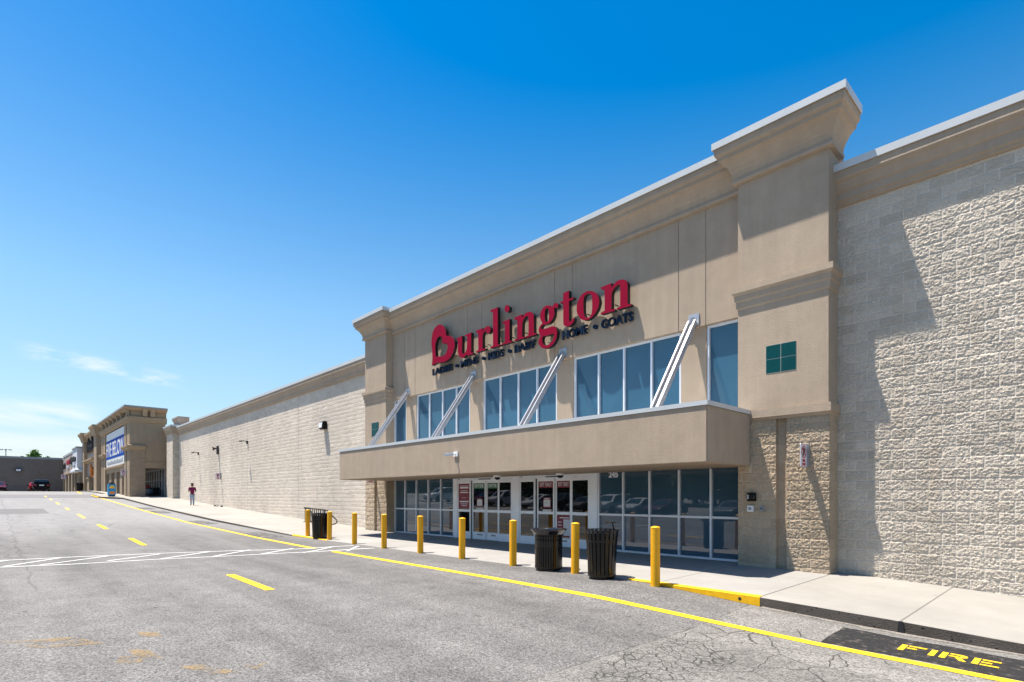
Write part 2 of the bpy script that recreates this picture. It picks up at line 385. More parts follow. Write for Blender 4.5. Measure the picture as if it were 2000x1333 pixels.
GX = [1500,600,200,100,60,40,25,15] + [10-.5*i for i in range(60)] + [-20-1.*i for i in range(111)] + [-135,-140,-200,-600,-1500]
GY = [-1500,-500,-200,-80,-40,-20,-12,-6,-3,0,2,4,5.5,6.5] + [7+.2*i for i in range(12)] + [9.6,11,14,40,200,600,1500]
GZ = np.array([[asph0(x,y) for y in GY] for x in GX])
_gx = np.array(GX[::-1]); _gy = np.array(GY); _gz = GZ[::-1]
def gz(x, y):
    i = min(max(int(np.searchsorted(_gx, x))-1,0),len(_gx)-2); j = min(max(int(np.searchsorted(_gy, y))-1,0),len(_gy)-2)
    a = (x-_gx[i])/(_gx[i+1]-_gx[i]); b = (y-_gy[j])/(_gy[j+1]-_gy[j])
    return float((1-a)*((1-b)*_gz[i,j]+b*_gz[i,j+1]) + a*((1-b)*_gz[i+1,j]+b*_gz[i+1,j+1]))
def wz(x, y): return itp(x, T_K) + itp(x, T_C)*(y-9.1)

mb = MB(); n = len(GY)
mb.add([(x,y,GZ[i,j]) for i,x in enumerate(GX) for j,y in enumerate(GY)], [(i*n+j,(i+1)*n+j,(i+1)*n+j+1,i*n+j+1) for i in range(len(GX)-1) for j in range(n-1)])
struct(mb.build('ground', M['asphalt'], org=(0,0,0)))

def yf(x):   # front edge of the pavement
    if x > -64: return 9.1
    if x > -66.5: t = (-64-x)/2.5; return 9.1 - 1.45*(t*t*(3-2*t))
    if x > -72.5: return 7.65
    if x > -75: t = (x+75)/2.5; return 9.1 - 1.45*(t*t*(3-2*t))
    return 9.1
def pavement(name, x0, x1, mats, yb=14.0, step=.5):
    xs = [x0]
    while xs[-1]-step > x1: xs.append(xs[-1]-step)
    xs.append(x1)
    mb = MB(); rows = []
    for x in xs:
        y = yf(x); top = wz(x, max(y,9.1)); bot = gz(x,y)-.12
        rows.append([(x,y,bot),(x,y,top-.012),(x,y+.014,top)] + [(x,y+(yb-y)*k,wz(x,max(9.1,y+(yb-y)*k))) for k in (.08,.3,.65,1)])
    k = len(rows[0])
    fs = []; ms = []
    for i in range(len(rows)-1):
        for j in range(k-1):
            fs.append((i*k+j,(i+1)*k+j,(i+1)*k+j+1,i*k+j+1)); ms.append(1 if j == 0 else 0)
    mb.add([p for r in rows for p in r], fs, ms)
    mb.add([p for p in rows[0]] + [(rows[0][-1][0],rows[0][-1][1],rows[0][0][2])], [tuple(range(k+1))], 0)
    return struct(mb.build(name, mats, org=(0,0,0)))
pavement('sidewalk', 14, -3.785, [M['walk'], M['kerb_face']])
pavement('sidewalk', -3.793, -22.6, [M['apron'], M['apron']])
pavement('sidewalk', -22.606, -127, [M['walk'], M['kerb_face']])

# yellow kerb ends either side of the flush entrance: painted face and top edge, over the concrete
def kerb_paint(x0, x1, hole=None):
    mb = MB(); xs = np.linspace(x0, x1, 14); rows = []
    for x in xs:
        t = wz(x,9.1); b = min(gz(x,9.09)+.004, t-.004)
        w = .13
        rows.append([(x,9.096,b),(x,9.096,t-.008),(x,9.112,t+.005),(x,9.1+w,t+.005+.004*w)])
    k = 4
    mb.add([p for r in rows for p in r], [(i*k+j,(i+1)*k+j,(i+1)*k+j+1,i*k+j+1) for i in range(13) for j in range(3)])
    o = mb.build('kerb', M['kerb_yellow'], org=(0,0,0)); struct(o); return o
kerb_paint(-3.79, -6.35); kerb_paint(-19.8, -23.05)
mb = MB()      # drain hole in the yellow kerb: flat disc, the hole's shade put into its colour
mb.lathe([(.0,0),(.028,0)], (0,0,0), 12)
mb.v = [(-4.12+q[0], 9.094, -1.70+q[1]) for q in mb.v]
struct(mb.build('kerb_drain', M['dark_gap']))
for x in (-1.87, 2.0):      # tarred joints in the kerb
    mb = MB(); mb.prism([(x-.045,gz(x,9.09)-.02),(x+.04,gz(x,9.09)-.02),(x+.025,wz(x,9.1)-.01),(x-.03,wz(x,9.1)-.008)], 9.088, 9.11, 'y'); struct(mb.build('kerb_joint', M['dark_gap']))
# strip of loose grit lying along the foot of the near kerb
mb = MB(); xs = np.linspace(6, -3.75, 60)
r1 = [(x, 9.1-.03-.12*rnd.random()**2, 0) for x in xs]
mb.add([(x,9.098,gz(x,9.098)+.012) for x in xs] + [(x,y,gz(x,y)+.004) for x,y,_ in r1], [(i,i+1,61+i,60+i) for i in range(59)])
tag(mb.build('gutter_grit', M['gravel'], org=(0,0,0)), kind='structure')

# ------------------------------------------------------------------ painted markings
def strip(mb, p0, p1, w, h=.006, mi=0, zf=gz, step=.25):
    a = Vector(p0); b = Vector(p1); L = (b-a).length; n = max(1,int(L/step)); t = (b-a)/L; q = Vector((-t.y,t.x))*w/2
    vs = []
    for i in range(n+1):
        p = a+(b-a)*i/n
        for s in (1,-1):
            c = p+q*s; vs.append((c.x,c.y,zf(c.x,c.y)+h))
    mb.add(vs, [(2*i,2*i+1,2*i+3,2*i+2) for i in range(n)], mi)
def patch(mb, x0, x1, y0, y1, h=.006, mi=0, step=.2, ragged=0):
    nx = max(1,int(abs(x1-x0)/step)); ny = max(1,int(abs(y1-y0)/step))
    vs = []
    for i in range(nx+1):
        for j in range(ny+1):
            x = x0+(x1-x0)*i/nx; y = y0+(y1-y0)*j/ny
            if ragged and (i in (0,nx) or j in (0,ny)): x += rnd.uniform(-1,1)*ragged; y += rnd.uniform(-1,1)*ragged
            vs.append((x,y,gz(x,y)+h))
    mb.add(vs, [(i*(ny+1)+j,(i+1)*(ny+1)+j,(i+1)*(ny+1)+j+1,i*(ny+1)+j+1) for i in range(nx) for j in range(ny)], mi)
mb = MB(); strip(mb, (6,7.70), (-16.3,7.70), .165); strip(mb, (-17.6,7.70), (-66.6,7.70), .165)
struct(mb.build('lane_line', M['paint_yellow'], org=(0,0,0)))
mb = MB(); strip(mb, (-78,7.2), (-92,8.1), .17); strip(mb, (-95,7.4), (-112,7.9), .17); strip(mb, (-67,7.62), (-72.4,7.62), .3, .06)
struct(mb.build('lane_line', M['paint_yellow'], org=(0,0,0)))
for x0, x1 in [(-13.2,-10.55),(-25.3,-22.2),(-34.1,-30.7),(-43,-38.9),(-50.6,-47.6),(-58.6,-55.2),(-65.4,-62.6),(-72,-69.3)]:
    mb = MB(); strip(mb, (x0,3.83), (x1,3.76), .175); o = struct(mb.build('lane_dash', M['paint_yellow' if x0 > -36 else 'paint_yellow_worn'], org=((x0+x1)/2,3.8,gz(x0,3.8))))
mb = MB()
up = [(-20.3,-3.5),(-19.82,.15),(-19.65,1.61),(-19.26,3.55),(-18.67,5.51),(-17.56,8.12),(-17.15,8.85)]
lo = [(-18.8,-3.5),(-18.18,.14),(-17.79,1.46),(-17.62,3.25),(-17.19,5.08),(-16.95,6.53),(-16.59,7.67),(-15.8,8.85)]
for L in (up, lo):
    for a, b in zip(L, L[1:]): strip(mb, a, b, .11)
for a, b in [((-18.6,-2.2),(-20.0,-1.2)),((-18.5,-.9),(-19.75,.3)),((-18.3,.2),(-19.6,1.35)),((-18.1,.87),(-19.33,2.39)),((-18.03,2.23),(-19.0,3.6)),((-17.66,3.38),(-18.8,4.85)),((-17.36,4.6),(-18.6,6.0)),((-17.1,5.82),(-18.18,7.2)),((-16.7,6.93),(-17.45,8.2)),((-15.95,8.0),(-16.85,8.85))]:
    strip(mb, a, b, .10, .008)
struct(mb.build('crosswalk', M['paint_white'], org=(0,0,0)))
mb = MB(); strip(mb, (-65.7,.2), (-65.7,7.2), .16); strip(mb, (-76.2,.2), (-76.2,7.0), .2); strip(mb, (-65.7,-14), (-65.7,0), .16); strip(mb, (-76.2,-14), (-76.2,0), .5)
struct(mb.build('crosswalk', M['paint_white'], org=(0,0,0)))
# fire lane stencils
def stencil(mb, x, y, s=1., mi=1, h=.011):
    def q(pts): mb.add([(x+a*s, y+b*s, gz(x+a*s,y+b*s)+h) for a,b in pts], [tuple(range(len(pts)))], mi)
    q([(0,0),(.062,0),(.062,.30),(0,.30)]); q([(.075,.245),(.25,.245),(.262,.30),(.075,.30)]); q([(.075,.13),(.175,.13),(.175,.185),(.075,.185)])
    q([(.305,0),(.365,0),(.365,.30),(.305,.30)])
    q([(.41,0),(.47,0),(.47,.30),(.41,.30)])
    q([(.485,.245),(.485,.30),(.60,.30),(.635,.285),(.655,.255),(.655,.19),(.635,.16),(.60,.145),(.485,.145),(.485,.19),(.58,.195),(.59,.205),(.59,.235),(.58,.245)])
    q([(.545,.13),(.61,.13),(.67,0),(.605,0)])
    q([(.71,0),(.77,0),(.77,.30),(.71,.30)])
    for b0, b1, w in ((.245,.30,.95),(.122,.178,.88),(0,.055,.95)): q([(.785,b0),(w,b0),(w,b1),(.785,b1)])
mb = MB(); patch(mb, -2.5, 1.6, 7.83, 8.8, ragged=.025); stencil(mb, -1.72, 8.15)
struct(mb.build('fire_lane_marking', [M['paint_black'], M['paint_yellow']], org=(0,0,0)))
for x0, x1 in [(-25.45,-22.95),(-34.8,-31.9),(-45.2,-42.2),(-49.7,-47.0)]:
    mb = MB(); patch(mb, x0, x1, 7.83, 8.72, ragged=.05); stencil(mb, x0+.85, 8.15)
    struct(mb.build('fire_lane_marking', [M['paint_black_worn'], M['paint_yellow_old']], org=(0,0,0)))
# an old, worn arrow and letters in the near lane
mb = MB()
for pts in ([(-9.0,.05),(-8.72,.72),(-8.1,1.0),(-8.35,.4)], [(-8.5,1.35),(-8.32,1.56),(-8.02,1.55),(-8.2,1.36)], [(-7.66,1.12),(-7.5,1.3),(-7.0,1.36),(-7.2,1.15)], [(-7.14,.94),(-6.98,1.16),(-7.22,1.22),(-7.38,1.02)], [(-6.62,1.38),(-6.5,1.6),(-5.92,1.86),(-6.1,1.6)], [(-6.12,1.9),(-5.95,1.98),(-6.1,2.16),(-6.25,2.05)]):
    mb.add([(a,b,gz(a,b)+.006) for a,b in pts], [(0,1,2,3)])
struct(mb.build('worn_marking', M['paint_yellow_old'], org=(0,0,0)))
# ------------------------------------------------------------------ the big store
def vnoise(x, z, seed):
    t = np.random.RandomState(seed).rand(257,257); xi = np.floor(x).astype(int); zi = np.floor(z).astype(int); fx = x-xi; fz = z-zi
    fx = fx*fx*(3-2*fx); fz = fz*fz*(3-2*fz); a = xi%256; b = zi%256
    return (t[a,b]*(1-fx)+t[a+1,b]*fx)*(1-fz)+(t[a,b+1]*(1-fx)+t[a+1,b+1]*fx)*fz
def block_face(name, x0, x1, z0, z1, Y, res, mat, parent, amp=.018, seed=1, zb=None):
    """split-face masonry: every block's broken face is modelled relief, mortar beds stay flat"""
    def axis(a, b, sh):      # grid lines fall on the mortar joints
        k = np.arange(math.ceil((a+sh)/res+1e-6), math.floor((b+sh)/res-1e-6)+1)*res-sh
        return np.concatenate([[a], k[(k-a > res*.2) & (b-k > res*.2)], [b]])
    xs = axis(x0, x1, Y); zs = axis(z0, z1, G)
    X, Z = np.meshgrid(xs, zs, indexing='ij'); ZW = Z+G
    U = X+Y
    row = np.floor(ZW/.2032); off = np.where(row%2==0, .2032, 0.)
    bi = np.floor((U+off)/.4064); lx = (U+off)-bi*.4064; lz = ZW-row*.2032
    e = np.minimum(np.minimum(lx, .4064-lx), np.minimum(lz, .2032-lz)); edge = np.clip((e-.005)/.013, 0, 1)
    hsh = np.random.RandomState(seed).rand(512,512,3)[(bi.astype(int)%512),(row.astype(int)%512)]
    f = .20*vnoise(U*12,ZW*16,seed+1)+.40*vnoise(U*30,ZW*36,seed+2)+.46*vnoise(U*62,ZW*66,seed+3)
    rid = 1-np.abs(2*vnoise(U*22+7,ZW*27,seed+4)-1)
    tilt = (hsh[...,0]-.5)*(lx/.4064-.5)*.6+(hsh[...,1]-.5)*(lz/.2032-.5)*.8
    d = amp*edge*np.clip(.42+1.5*(f-.52)+.55*(rid-.5)*(.4+vnoise(U*31,ZW*35,seed+5))+.55*tilt+.20*(hsh[...,2]-.5)+.55*(np.random.RandomState(seed+9).rand(*X.shape)-.5), -.1, 1.6)
    Yv = Y-d
    o = ORG[parent.name]; nx, nz = X.shape
    co = np.stack([X-o[0], Yv-o[1], Z-o[2]], -1).reshape(-1,3).astype(np.float32)
    i = np.arange(nx-1)[:,None]*nz+np.arange(nz-1)[None,:]
    fc = np.stack([i, i+nz, i+nz+1, i+1], -1).reshape(-1,4).astype(np.int32)
    me = bpy.data.meshes.new(name); me.vertices.add(len(co)); me.vertices.foreach_set('co', co.ravel())
    me.loops.add(fc.size); me.loops.foreach_set('vertex_index', fc.ravel()); me.polygons.add(len(fc))
    me.polygons.foreach_set('loop_start', np.arange(0,fc.size,4,dtype=np.int32)); me.polygons.foreach_set('loop_total', np.full(len(fc),4,dtype=np.int32))
    me.update(calc_edges=True); me.materials.append(mat); me.validate()
    ob = bpy.data.objects.new(name, me); COL.objects.link(ob); ob.parent = parent; ORG[ob.name] = o
    return ob

store = thing('store_building', 'large tan stucco and split-face block store with the crimson letters over its canopied entrance', 'building', (-14,13,-1.6))
YP, YF, YS = 12.46, 12.87, 12.93
# block walls
wr = block_face('block_wall', -3.80, .2, -2.0, 6.10, 13.0, .2032/18, M['cmu_grey'], store, seed=11, amp=.0145)
block_face('block_wall', .2, 7.0, -2.2, 6.10, 13.0, .2032/6, M['cmu_grey'], store, seed=12)
wl = block_face('block_wall', -60.4, -23.09, -1.75, 6.0, 13.0, .2032/6, M['cmu_grey_j'], store, seed=29, amp=.012)
mb = MB(); mb.box(-62.8,7.0,13.03,13.3,-2.2,6.0); mb.box(-62.8,7.0,13.3,60,5.6,5.8); mb.box(6.9,7.0,13.3,60,-2.4,5.6)
mb.box(-23.0,-3.85,13.3,13.6,5.8,7.6)
mb.build('rear_wall', M['eifs_dark'], store)
corn = lambda t: [(0,t),(.26,t),(.26,t-.165),(.24,t-.165),(.24,t-.31),(.225,t-.34),(.19,t-.36),(.165,t-.44),(.14,t-.53),(.11,t-.555),(.11,t-.72),(.085,t-.735),(.075,t-.745),(.075,t-.80),(.04,t-.82),(0,t-.82)]
cop = lambda t, d=.465: [(0,t+.004),(d,t-.004),(d,t-.155),(d-.02,t-.155),(d-.02,t-.03),(0,t-.03)]
def cornice(parent, path, prof, t, d):
    c = MB(); c.sweep(path, prof); c = c.build('cornice', M['eifs'], parent)
    k = MB(); k.sweep(path, cop(t+.004,d)); k.build('coping', M['coping'], parent)
    return c
cornice(store, [(-3.79,13.0),(7.0,13.0)], corn(6.89), 6.89, .266)
cornice(store, [(-60.41,13.0),(-23.09,13.0)], corn(6.69), 6.69, .266)
MB().box(-60.4,-23.1,13.0,13.5,6.66,6.68).build('parapet_top', M['coping'], store); MB().box(-3.79,7,13.0,13.5,6.86,6.88).build('parapet_top', M['coping'], store)

# upper facade: stucco header with control joints standing proud of the window band
mb = MB()
jt = [-21.24,-20.23,-19.45,-15.96,-15.17,-11.64,-10.92,-7.37,-6.63,-5.69]
for a, b in zip(jt, jt[1:]): mb.box(a+.006, b-.006, 12.77, 13.1, 4.225, 7.30)
mb.box(-21.24,-5.69,12.782,13.05,4.235,7.30)
mb.build('facade_panel', M['eifs'], store, bevel=.006)
for a, b in [(-20.24,-19.47),(-15.94,-15.19),(-11.62,-10.94),(-7.35,-6.65)]: MB().box(a, b, 12.85, 13.1, .85, 4.224).build('pilaster', M['eifs'], store)
mprof = lambda t: [(0,t),(.42,t),(.42,t-.14),(.385,t-.14),(.385,t-.27),(.365,t-.315),(.32,t-.34),(.32,t-.42),(.28,t-.435),(.215,t-.50),(.15,t-.60),(.10,t-.70),(.075,t-.80),(.07,t-.845),(.09,t-.855),(.10,t-.90),(.09,t-.945),(.0,t-.95)]
cornice(store, [(-21.24,12.77),(-5.69,12.77)], mprof(8.03), 8.03, .425)

# end piers
def pier(x0, x1, seed):
    mb = MB(); mb.box(x0, x1, YP, 13.08, 1.93, 7.6)
    pr = mb.build('pier', M['eifs'], store, bevel=.01)
    xm = (x0+x1)/2; s0, s1 = xm-.112, xm+.112
    MB().prism([(x0-.004,13.04),(x0-.004,YP+.04),(s0,YP+.04),(s0,YP+.14),(s1,YP+.14),(s1,YP+.04),(x1+.004,YP+.04),(x1+.004,13.04)], -1.75, 1.72, 'z').build('block_base', M['cmu_tan'], pr)
    block_face('block_base', x0, s0, -1.75, 1.72, YP+.03, .2032/16 if x0>-10 else .2032/6, M['cmu_tan'], pr, seed=seed)
    block_face('block_base', s1, x1, -1.75, 1.72, YP+.03, .2032/16 if x0>-10 else .2032/6, M['cmu_tan'], pr, seed=seed)
    path = [(x0,13.08),(x0,YP),(x1,YP),(x1,13.08)]
    mb = MB(); mb.sweep(path, [(0,1.945),(.055,1.94),(.055,1.755),(.03,1.75),(.0,1.70)]); mb.build('ledge', M['eifs'], pr, bevel=.006)
    mb = MB(); mb.sweep(path, [(0,4.80),(.105,4.765),(.105,4.64),(.06,4.585),(.055,4.47),(.03,4.44),(.028,4.30),(0,4.27)]); mb.build('mid_band', M['eifs'], pr)
    cp = [(x0,13.12),(x0,YP),(x1,YP),(x1,13.12)]
    mb = MB(); mb.sweep(cp, mprof(8.10)); mb.box(x0,x1,YP,13.12,7.2,8.08); mb.build('cap', M['eifs'], pr)
    mb = MB(); mb.sweep(cp, cop(8.104,.425)); mb.box(x0-.40,x1+.40,YP-.40,13.12,8.06,8.085); mb.box(x0-.40,x1+.40,13.121,13.14,7.93,8.10); mb.build('coping', M['coping'], pr)
    mb = MB(); w = .30
    for i in range(2):
        for j in range(2):
            a = xm-.311+i*.318; b = 2.72+j*.308
            mb.box(a, a+.305, YP-.008, YP+.01, b, b+.295)
    mb.box(xm-.318, xm+.318, YP-.004, YP+.01, 2.713, 3.33, 1)
    mb.build('tile_panel', [M['teal_tile'], M['grout']], pr)
    return pr
pr1 = pier(-5.69, -3.79, 41); pr2 = pier(-23.10, -21.24, 43)

# upper windows
def upper_window(xs, first_full=True):
    mb = MB(); x0, x1 = xs[0], xs[-1]; z0, z1 = 1.2, 4.222; fw = .055
    for i, x in enumerate(xs):
        a = x-fw/2 if 0 < i < len(xs)-1 else (x if i == 0 else x-fw)
        mb.box(a, a+fw, 12.87, 12.98, z0, z1-fw)
    mb.box(x0, x1, 12.868, 12.98, z1-fw, z1); mb.box(x0, x1, 12.868, 12.98, z0, z0+.05)
    w = mb.build('upper_window', M['alu'], store, bevel=.004)
    mb = MB(); mb.box(x0+.02, x1-.02, 12.935, 12.955, z0+.02, z1-.02); mb.build('pane', M['spandrel'], w)
    return w
upper_window([-6.645,-5.692]); upper_window([-10.935,-10.011,-9.124,-8.24,-7.355]); upper_window([-15.185,-14.295,-13.39,-12.513,-11.625])
upper_window([-19.465,-18.571,-17.68,-16.792,-15.945]); upper_window([-21.238,-20.245])

# canopy and its stays
mb = MB(); mb.box(-21.5,-5.395,10.44,12.43,.70,1.86)
mb.box(-21.238,-5.692,12.43,12.95,.72,1.80)
can = mb.build('canopy', M['eifs'], store, bevel=.018)
mb = MB(); c0 = [(-21.5,12.43),(-21.5,10.44),(-5.395,10.44),(-5.395,12.43)]
mb.sweep(c0, [(-.30,1.945),(.022,1.945),(.022,1.852),(.008,1.852),(.004,1.93),(-.30,1.93)]); mb.box(-21.2,-5.7,10.74,12.85,1.87,1.885)
mb.build('coping', M['coping'], can)
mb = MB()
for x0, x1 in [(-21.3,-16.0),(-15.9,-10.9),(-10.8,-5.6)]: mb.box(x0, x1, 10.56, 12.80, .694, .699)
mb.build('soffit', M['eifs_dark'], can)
for x in (-6.95,-11.286,-15.62,-19.98):
    mb = MB(); p1 = Vector((x,12.70,4.36)); p0 = Vector((x,10.86,1.80))
    for dx in (-.085,.085): mb.bar(p0+Vector((dx,0,0)), p1+Vector((dx,0,0)), .045, .11)
    mb.bar(p0+Vector((0,.03,-.03)), p1+Vector((0,.03,-.03)), .045, .06); mb.bar(p0+Vector((0,.06,-.06)), p1+Vector((0,.06,-.06)), .2, .012)
    b = mb.build('canopy_stay', M['steel'], store, bevel=.004)
    mb = MB(); mb.box(x-.13,x+.15,12.745,12.769,4.27,4.56); mb.box(x-.035,x-.015,12.64,12.745,4.30,4.46); mb.box(x+.015,x+.035,12.64,12.745,4.30,4.46)
    mb.build('bracket', M['steel'], b)

# storefront windows
def storefront(xs, z0=-1.545, zm=-.506, z1=.86):
    mb = MB(); fw = .052
    for i, x in enumerate(xs):
        a = x-fw/2 if 0 < i < len(xs)-1 else (x if i == 0 else x-fw)
        mb.box(a, a+fw, YS-.06, YS+.05, z0+.05, z1)
    x0, x1 = xs[0], xs[-1]
    mb.box(x0-.0, x1, YS-.062, YS+.05, z0, z0+.05); 
    for a, b in zip(xs, xs[1:]): mb.box(a+fw*.5, b-fw*.5, YS-.057, YS+.05, zm-.028, zm+.028)
    mb.box(x0, x1, YS-.057, YS+.05, .745, .79)
    w = mb.build('storefront_window', M['alu'], store, bevel=.003)
    mb = MB(); mb.box(x0+.02, x1-.02, YS, YS+.02, z0+.03, z1); mb.build('pane', M['store_glass'], w)
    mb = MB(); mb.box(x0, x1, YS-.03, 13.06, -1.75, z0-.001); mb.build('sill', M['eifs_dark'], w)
    return w
sw = storefront([-10.045,-9.159,-8.304,-7.428,-6.56,-5.692]); storefront([-21.24,-20.402,-19.534,-18.672,-17.811,-16.95])
g = text_geo('245', .24, .003, .33, .012)
mb = MB(); mb.geo(g, lambda p: (-9.52+p[0], YS-.006-p[2], .565+p[1])); mb.build('address_number', M['sign_white'], sw)

# doors: two sliding units between broad white posts
mb = MB()
for a, b in [(-16.945,-16.72),(-13.68,-13.33),(-10.34,-10.05)]: mb.box(a, b, YS-.075, YS+.06, -1.56, .86)
mb.box(-16.72,-13.68,YS-.05,YS+.06,.605,.86); mb.box(-13.33,-10.34,YS-.05,YS+.06,.605,.86)
df = mb.build('door_surround', M['door_alu'], store, bevel=.006)
def leaf(parent, a, b, y, stile=.06, bottom=.27):
    z0, z1 = -1.555, .60; zm = -.51
    mb = MB()
    mb.box(a, a+stile, y, y+.045, z0, z1); mb.box(b-stile, b, y, y+.045, z0, z1)
    mb.box(a+stile, b-stile, y+.001, y+.044, z0, z0+bottom); mb.box(a+stile, b-stile, y+.001, y+.044, z1-.10, z1); mb.box(a+stile, b-stile, y+.001, y+.044, zm-.045, zm+.045)
    o = mb.build('door_leaf', M['door_alu'], parent, bevel=.004)
    mb = MB(); mb.box(a+stile*.6, b-stile*.6, y+.02, y+.032, z0+bottom-.02, z1-.06); mb.build('door_glass', M['door_glass'], parent)
    return (a+stile+.004, b-stile-.004, y)
def sticker(parent, x0, x1, z0, z1, y, mat, lines=(), word=None, fg='sign_white', wsize=None):
    mb = MB(); mb.box(x0, x1, y-.003, y, z0, z1, 0)
    for a, b, c, d in lines: mb.box(x0+(x1-x0)*a, x0+(x1-x0)*b, y-.0045, y-.001, z0+(z1-z0)*c, z0+(z1-z0)*d, 1)
    if word:
        gg = text_geo(word, (z1-z0)*.86, .001, (x1-x0)*.80, .002)
        mb.geo(gg, lambda p: ((x0+x1)/2+p[0], y-.0055-p[2], z0+(z1-z0)*.22+p[1]), 1)
    mb.build('door_sign', [M[mat], M[fg]], parent)
M['sign_green'] = plain('sign_green', (.01,.15,.05), .45, 0., .5, .05)
M['sign_maroon'] = plain('sign_maroon', (.19,.012,.03), .45, 0., .5, .05)
M['paper'] = plain('paper_white', (.62,.63,.64), .6, 0., .4, .05)
def door_unit(name, label, xa, xb, xc, xd, xe, kind):
    mb = MB(); mb.box(xa, xe, YS-.03, YS+.05, .60, .612); mb.box(xa, xe, YS+.06, YS+.09, -1.556, .60, 1)  # second box: dark sheet standing in for the unlit interior
    mb.box(xa, xe, YS-.03, YS+.05, -1.575, -1.556)
    u = mb.build('entrance_door', [M['door_alu'], M['dark_gap']], store); u['label'] = label
    A = leaf(u, xa, xb, YS-.06); B = leaf(u, xb+.03, xc-.02, YS+.0); C = leaf(u, xc+.02, xd-.03, YS+.0); D = leaf(u, xd, xe, YS-.06)
    mb = MB()
    xm = xc
    MB().box(xm-.11,xm+.15,YS-.13,YS-.05,.71,.78).build('motion_sensor', M['black_plastic'], u, bevel=.01); MB().box(xm-.33,xm+.33,YS-.09,YS-.05,.625,.645).build('sensor_bar', M['black_plastic'], u)
    MB().prism([(YS-.05,.868),(YS-.05,.79),(YS-.12,.79),(YS-.16,.868)], xm-.62, xm-.30, 'x').build('motion_sensor', M['black_plastic'], u); MB().box(xa+.05,xa+.13,YS-.054,YS-.05,.655,.68).build('door_tag', M['black_plastic'], u)
    poster = [(.1,.9,.90,.915),(.12,.88,.80,.87),(.2,.8,.70,.72),(.12,.88,.62,.66),(.3,.7,.42,.43),(.1,.9,.25,.30),(.2,.8,.17,.19),(.25,.75,.10,.12)]
    if kind == 'in':
        sticker(u, A[0], A[1], -.43, .50, A[2]+.018, 'sign_maroon', poster)
        for L in (B, C):
            w = L[1]-L[0]
            sticker(u, L[0], L[1], .30, .50, L[2]+.018, 'sign_green', (), 'ENTER')
        w = B[1]-B[0]
        sticker(u, B[0]+w*.30, B[1]-w*.18, -.36, -.06, B[2]+.018, 'sign_maroon', [(.2,.8,.86,.93)]); sticker(u, B[0]+w*.34, B[1]-w*.22, -.32, -.11, B[2]+.0145, 'paper', [(.2,.8,.6,.64),(.2,.6,.4,.44)], None, 'sign_back')
        sticker(u, B[0]+w*.26, B[1]-w*.14, -.46, -.40, B[2]+.018, 'paper', [(.1,.9,.4,.6)], None, 'sign_back')
    else:
        for L in (B, C): sticker(u, L[0], L[1], .29, .50, L[2]+.018, 'sign_maroon', (), 'EXIT ONLY')
        w = B[1]-B[0]
        sticker(u, B[0]+w*.32, B[1]-w*.16, -.36, -.02, B[2]+.018, 'sign_maroon', [(.2,.8,.86,.93)]); sticker(u, B[0]+w*.36, B[1]-w*.20, -.31, -.09, B[2]+.0145, 'paper', [(.2,.8,.6,.64),(.2,.6,.4,.44)], None, 'sign_back')
        sticker(u, B[0]+w*.30, B[1]-w*.14, -.46, -.40, B[2]+.018, 'paper', [(.1,.9,.4,.6)], None, 'sign_back')
        sticker(u, C[0], C[1], -1.24, -.57, C[2]+.018, 'sign_maroon', [(.2,.95,.86,.90),(.08,.35,.66,.69),(.08,.35,.52,.55),(.08,.35,.38,.41),(.08,.35,.24,.27)])
        sticker(u, C[0]+(C[1]-C[0])*.5, C[1]-.01, -1.20, -.70, C[2]+.0145, 'paper', [(.05,.95,k/9,k/9+.02) for k in range(1,9)], None, 'sign_back')
    for L in (B, C):   # push labels on the kick rails
        sticker(u, L[0]+.2, L[1]-.1, -1.40, -1.34, L[2]+.0, 'sign_back')
    return u
door_unit('entrance_door', 'sliding entrance doors with green ENTER signs', -16.715, -15.93, -15.12, -14.40, -13.69, 'in')
door_unit('entrance_door', 'sliding exit doors with maroon EXIT ONLY signs', -13.325, -12.60, -11.78, -11.07, -10.345, 'out')

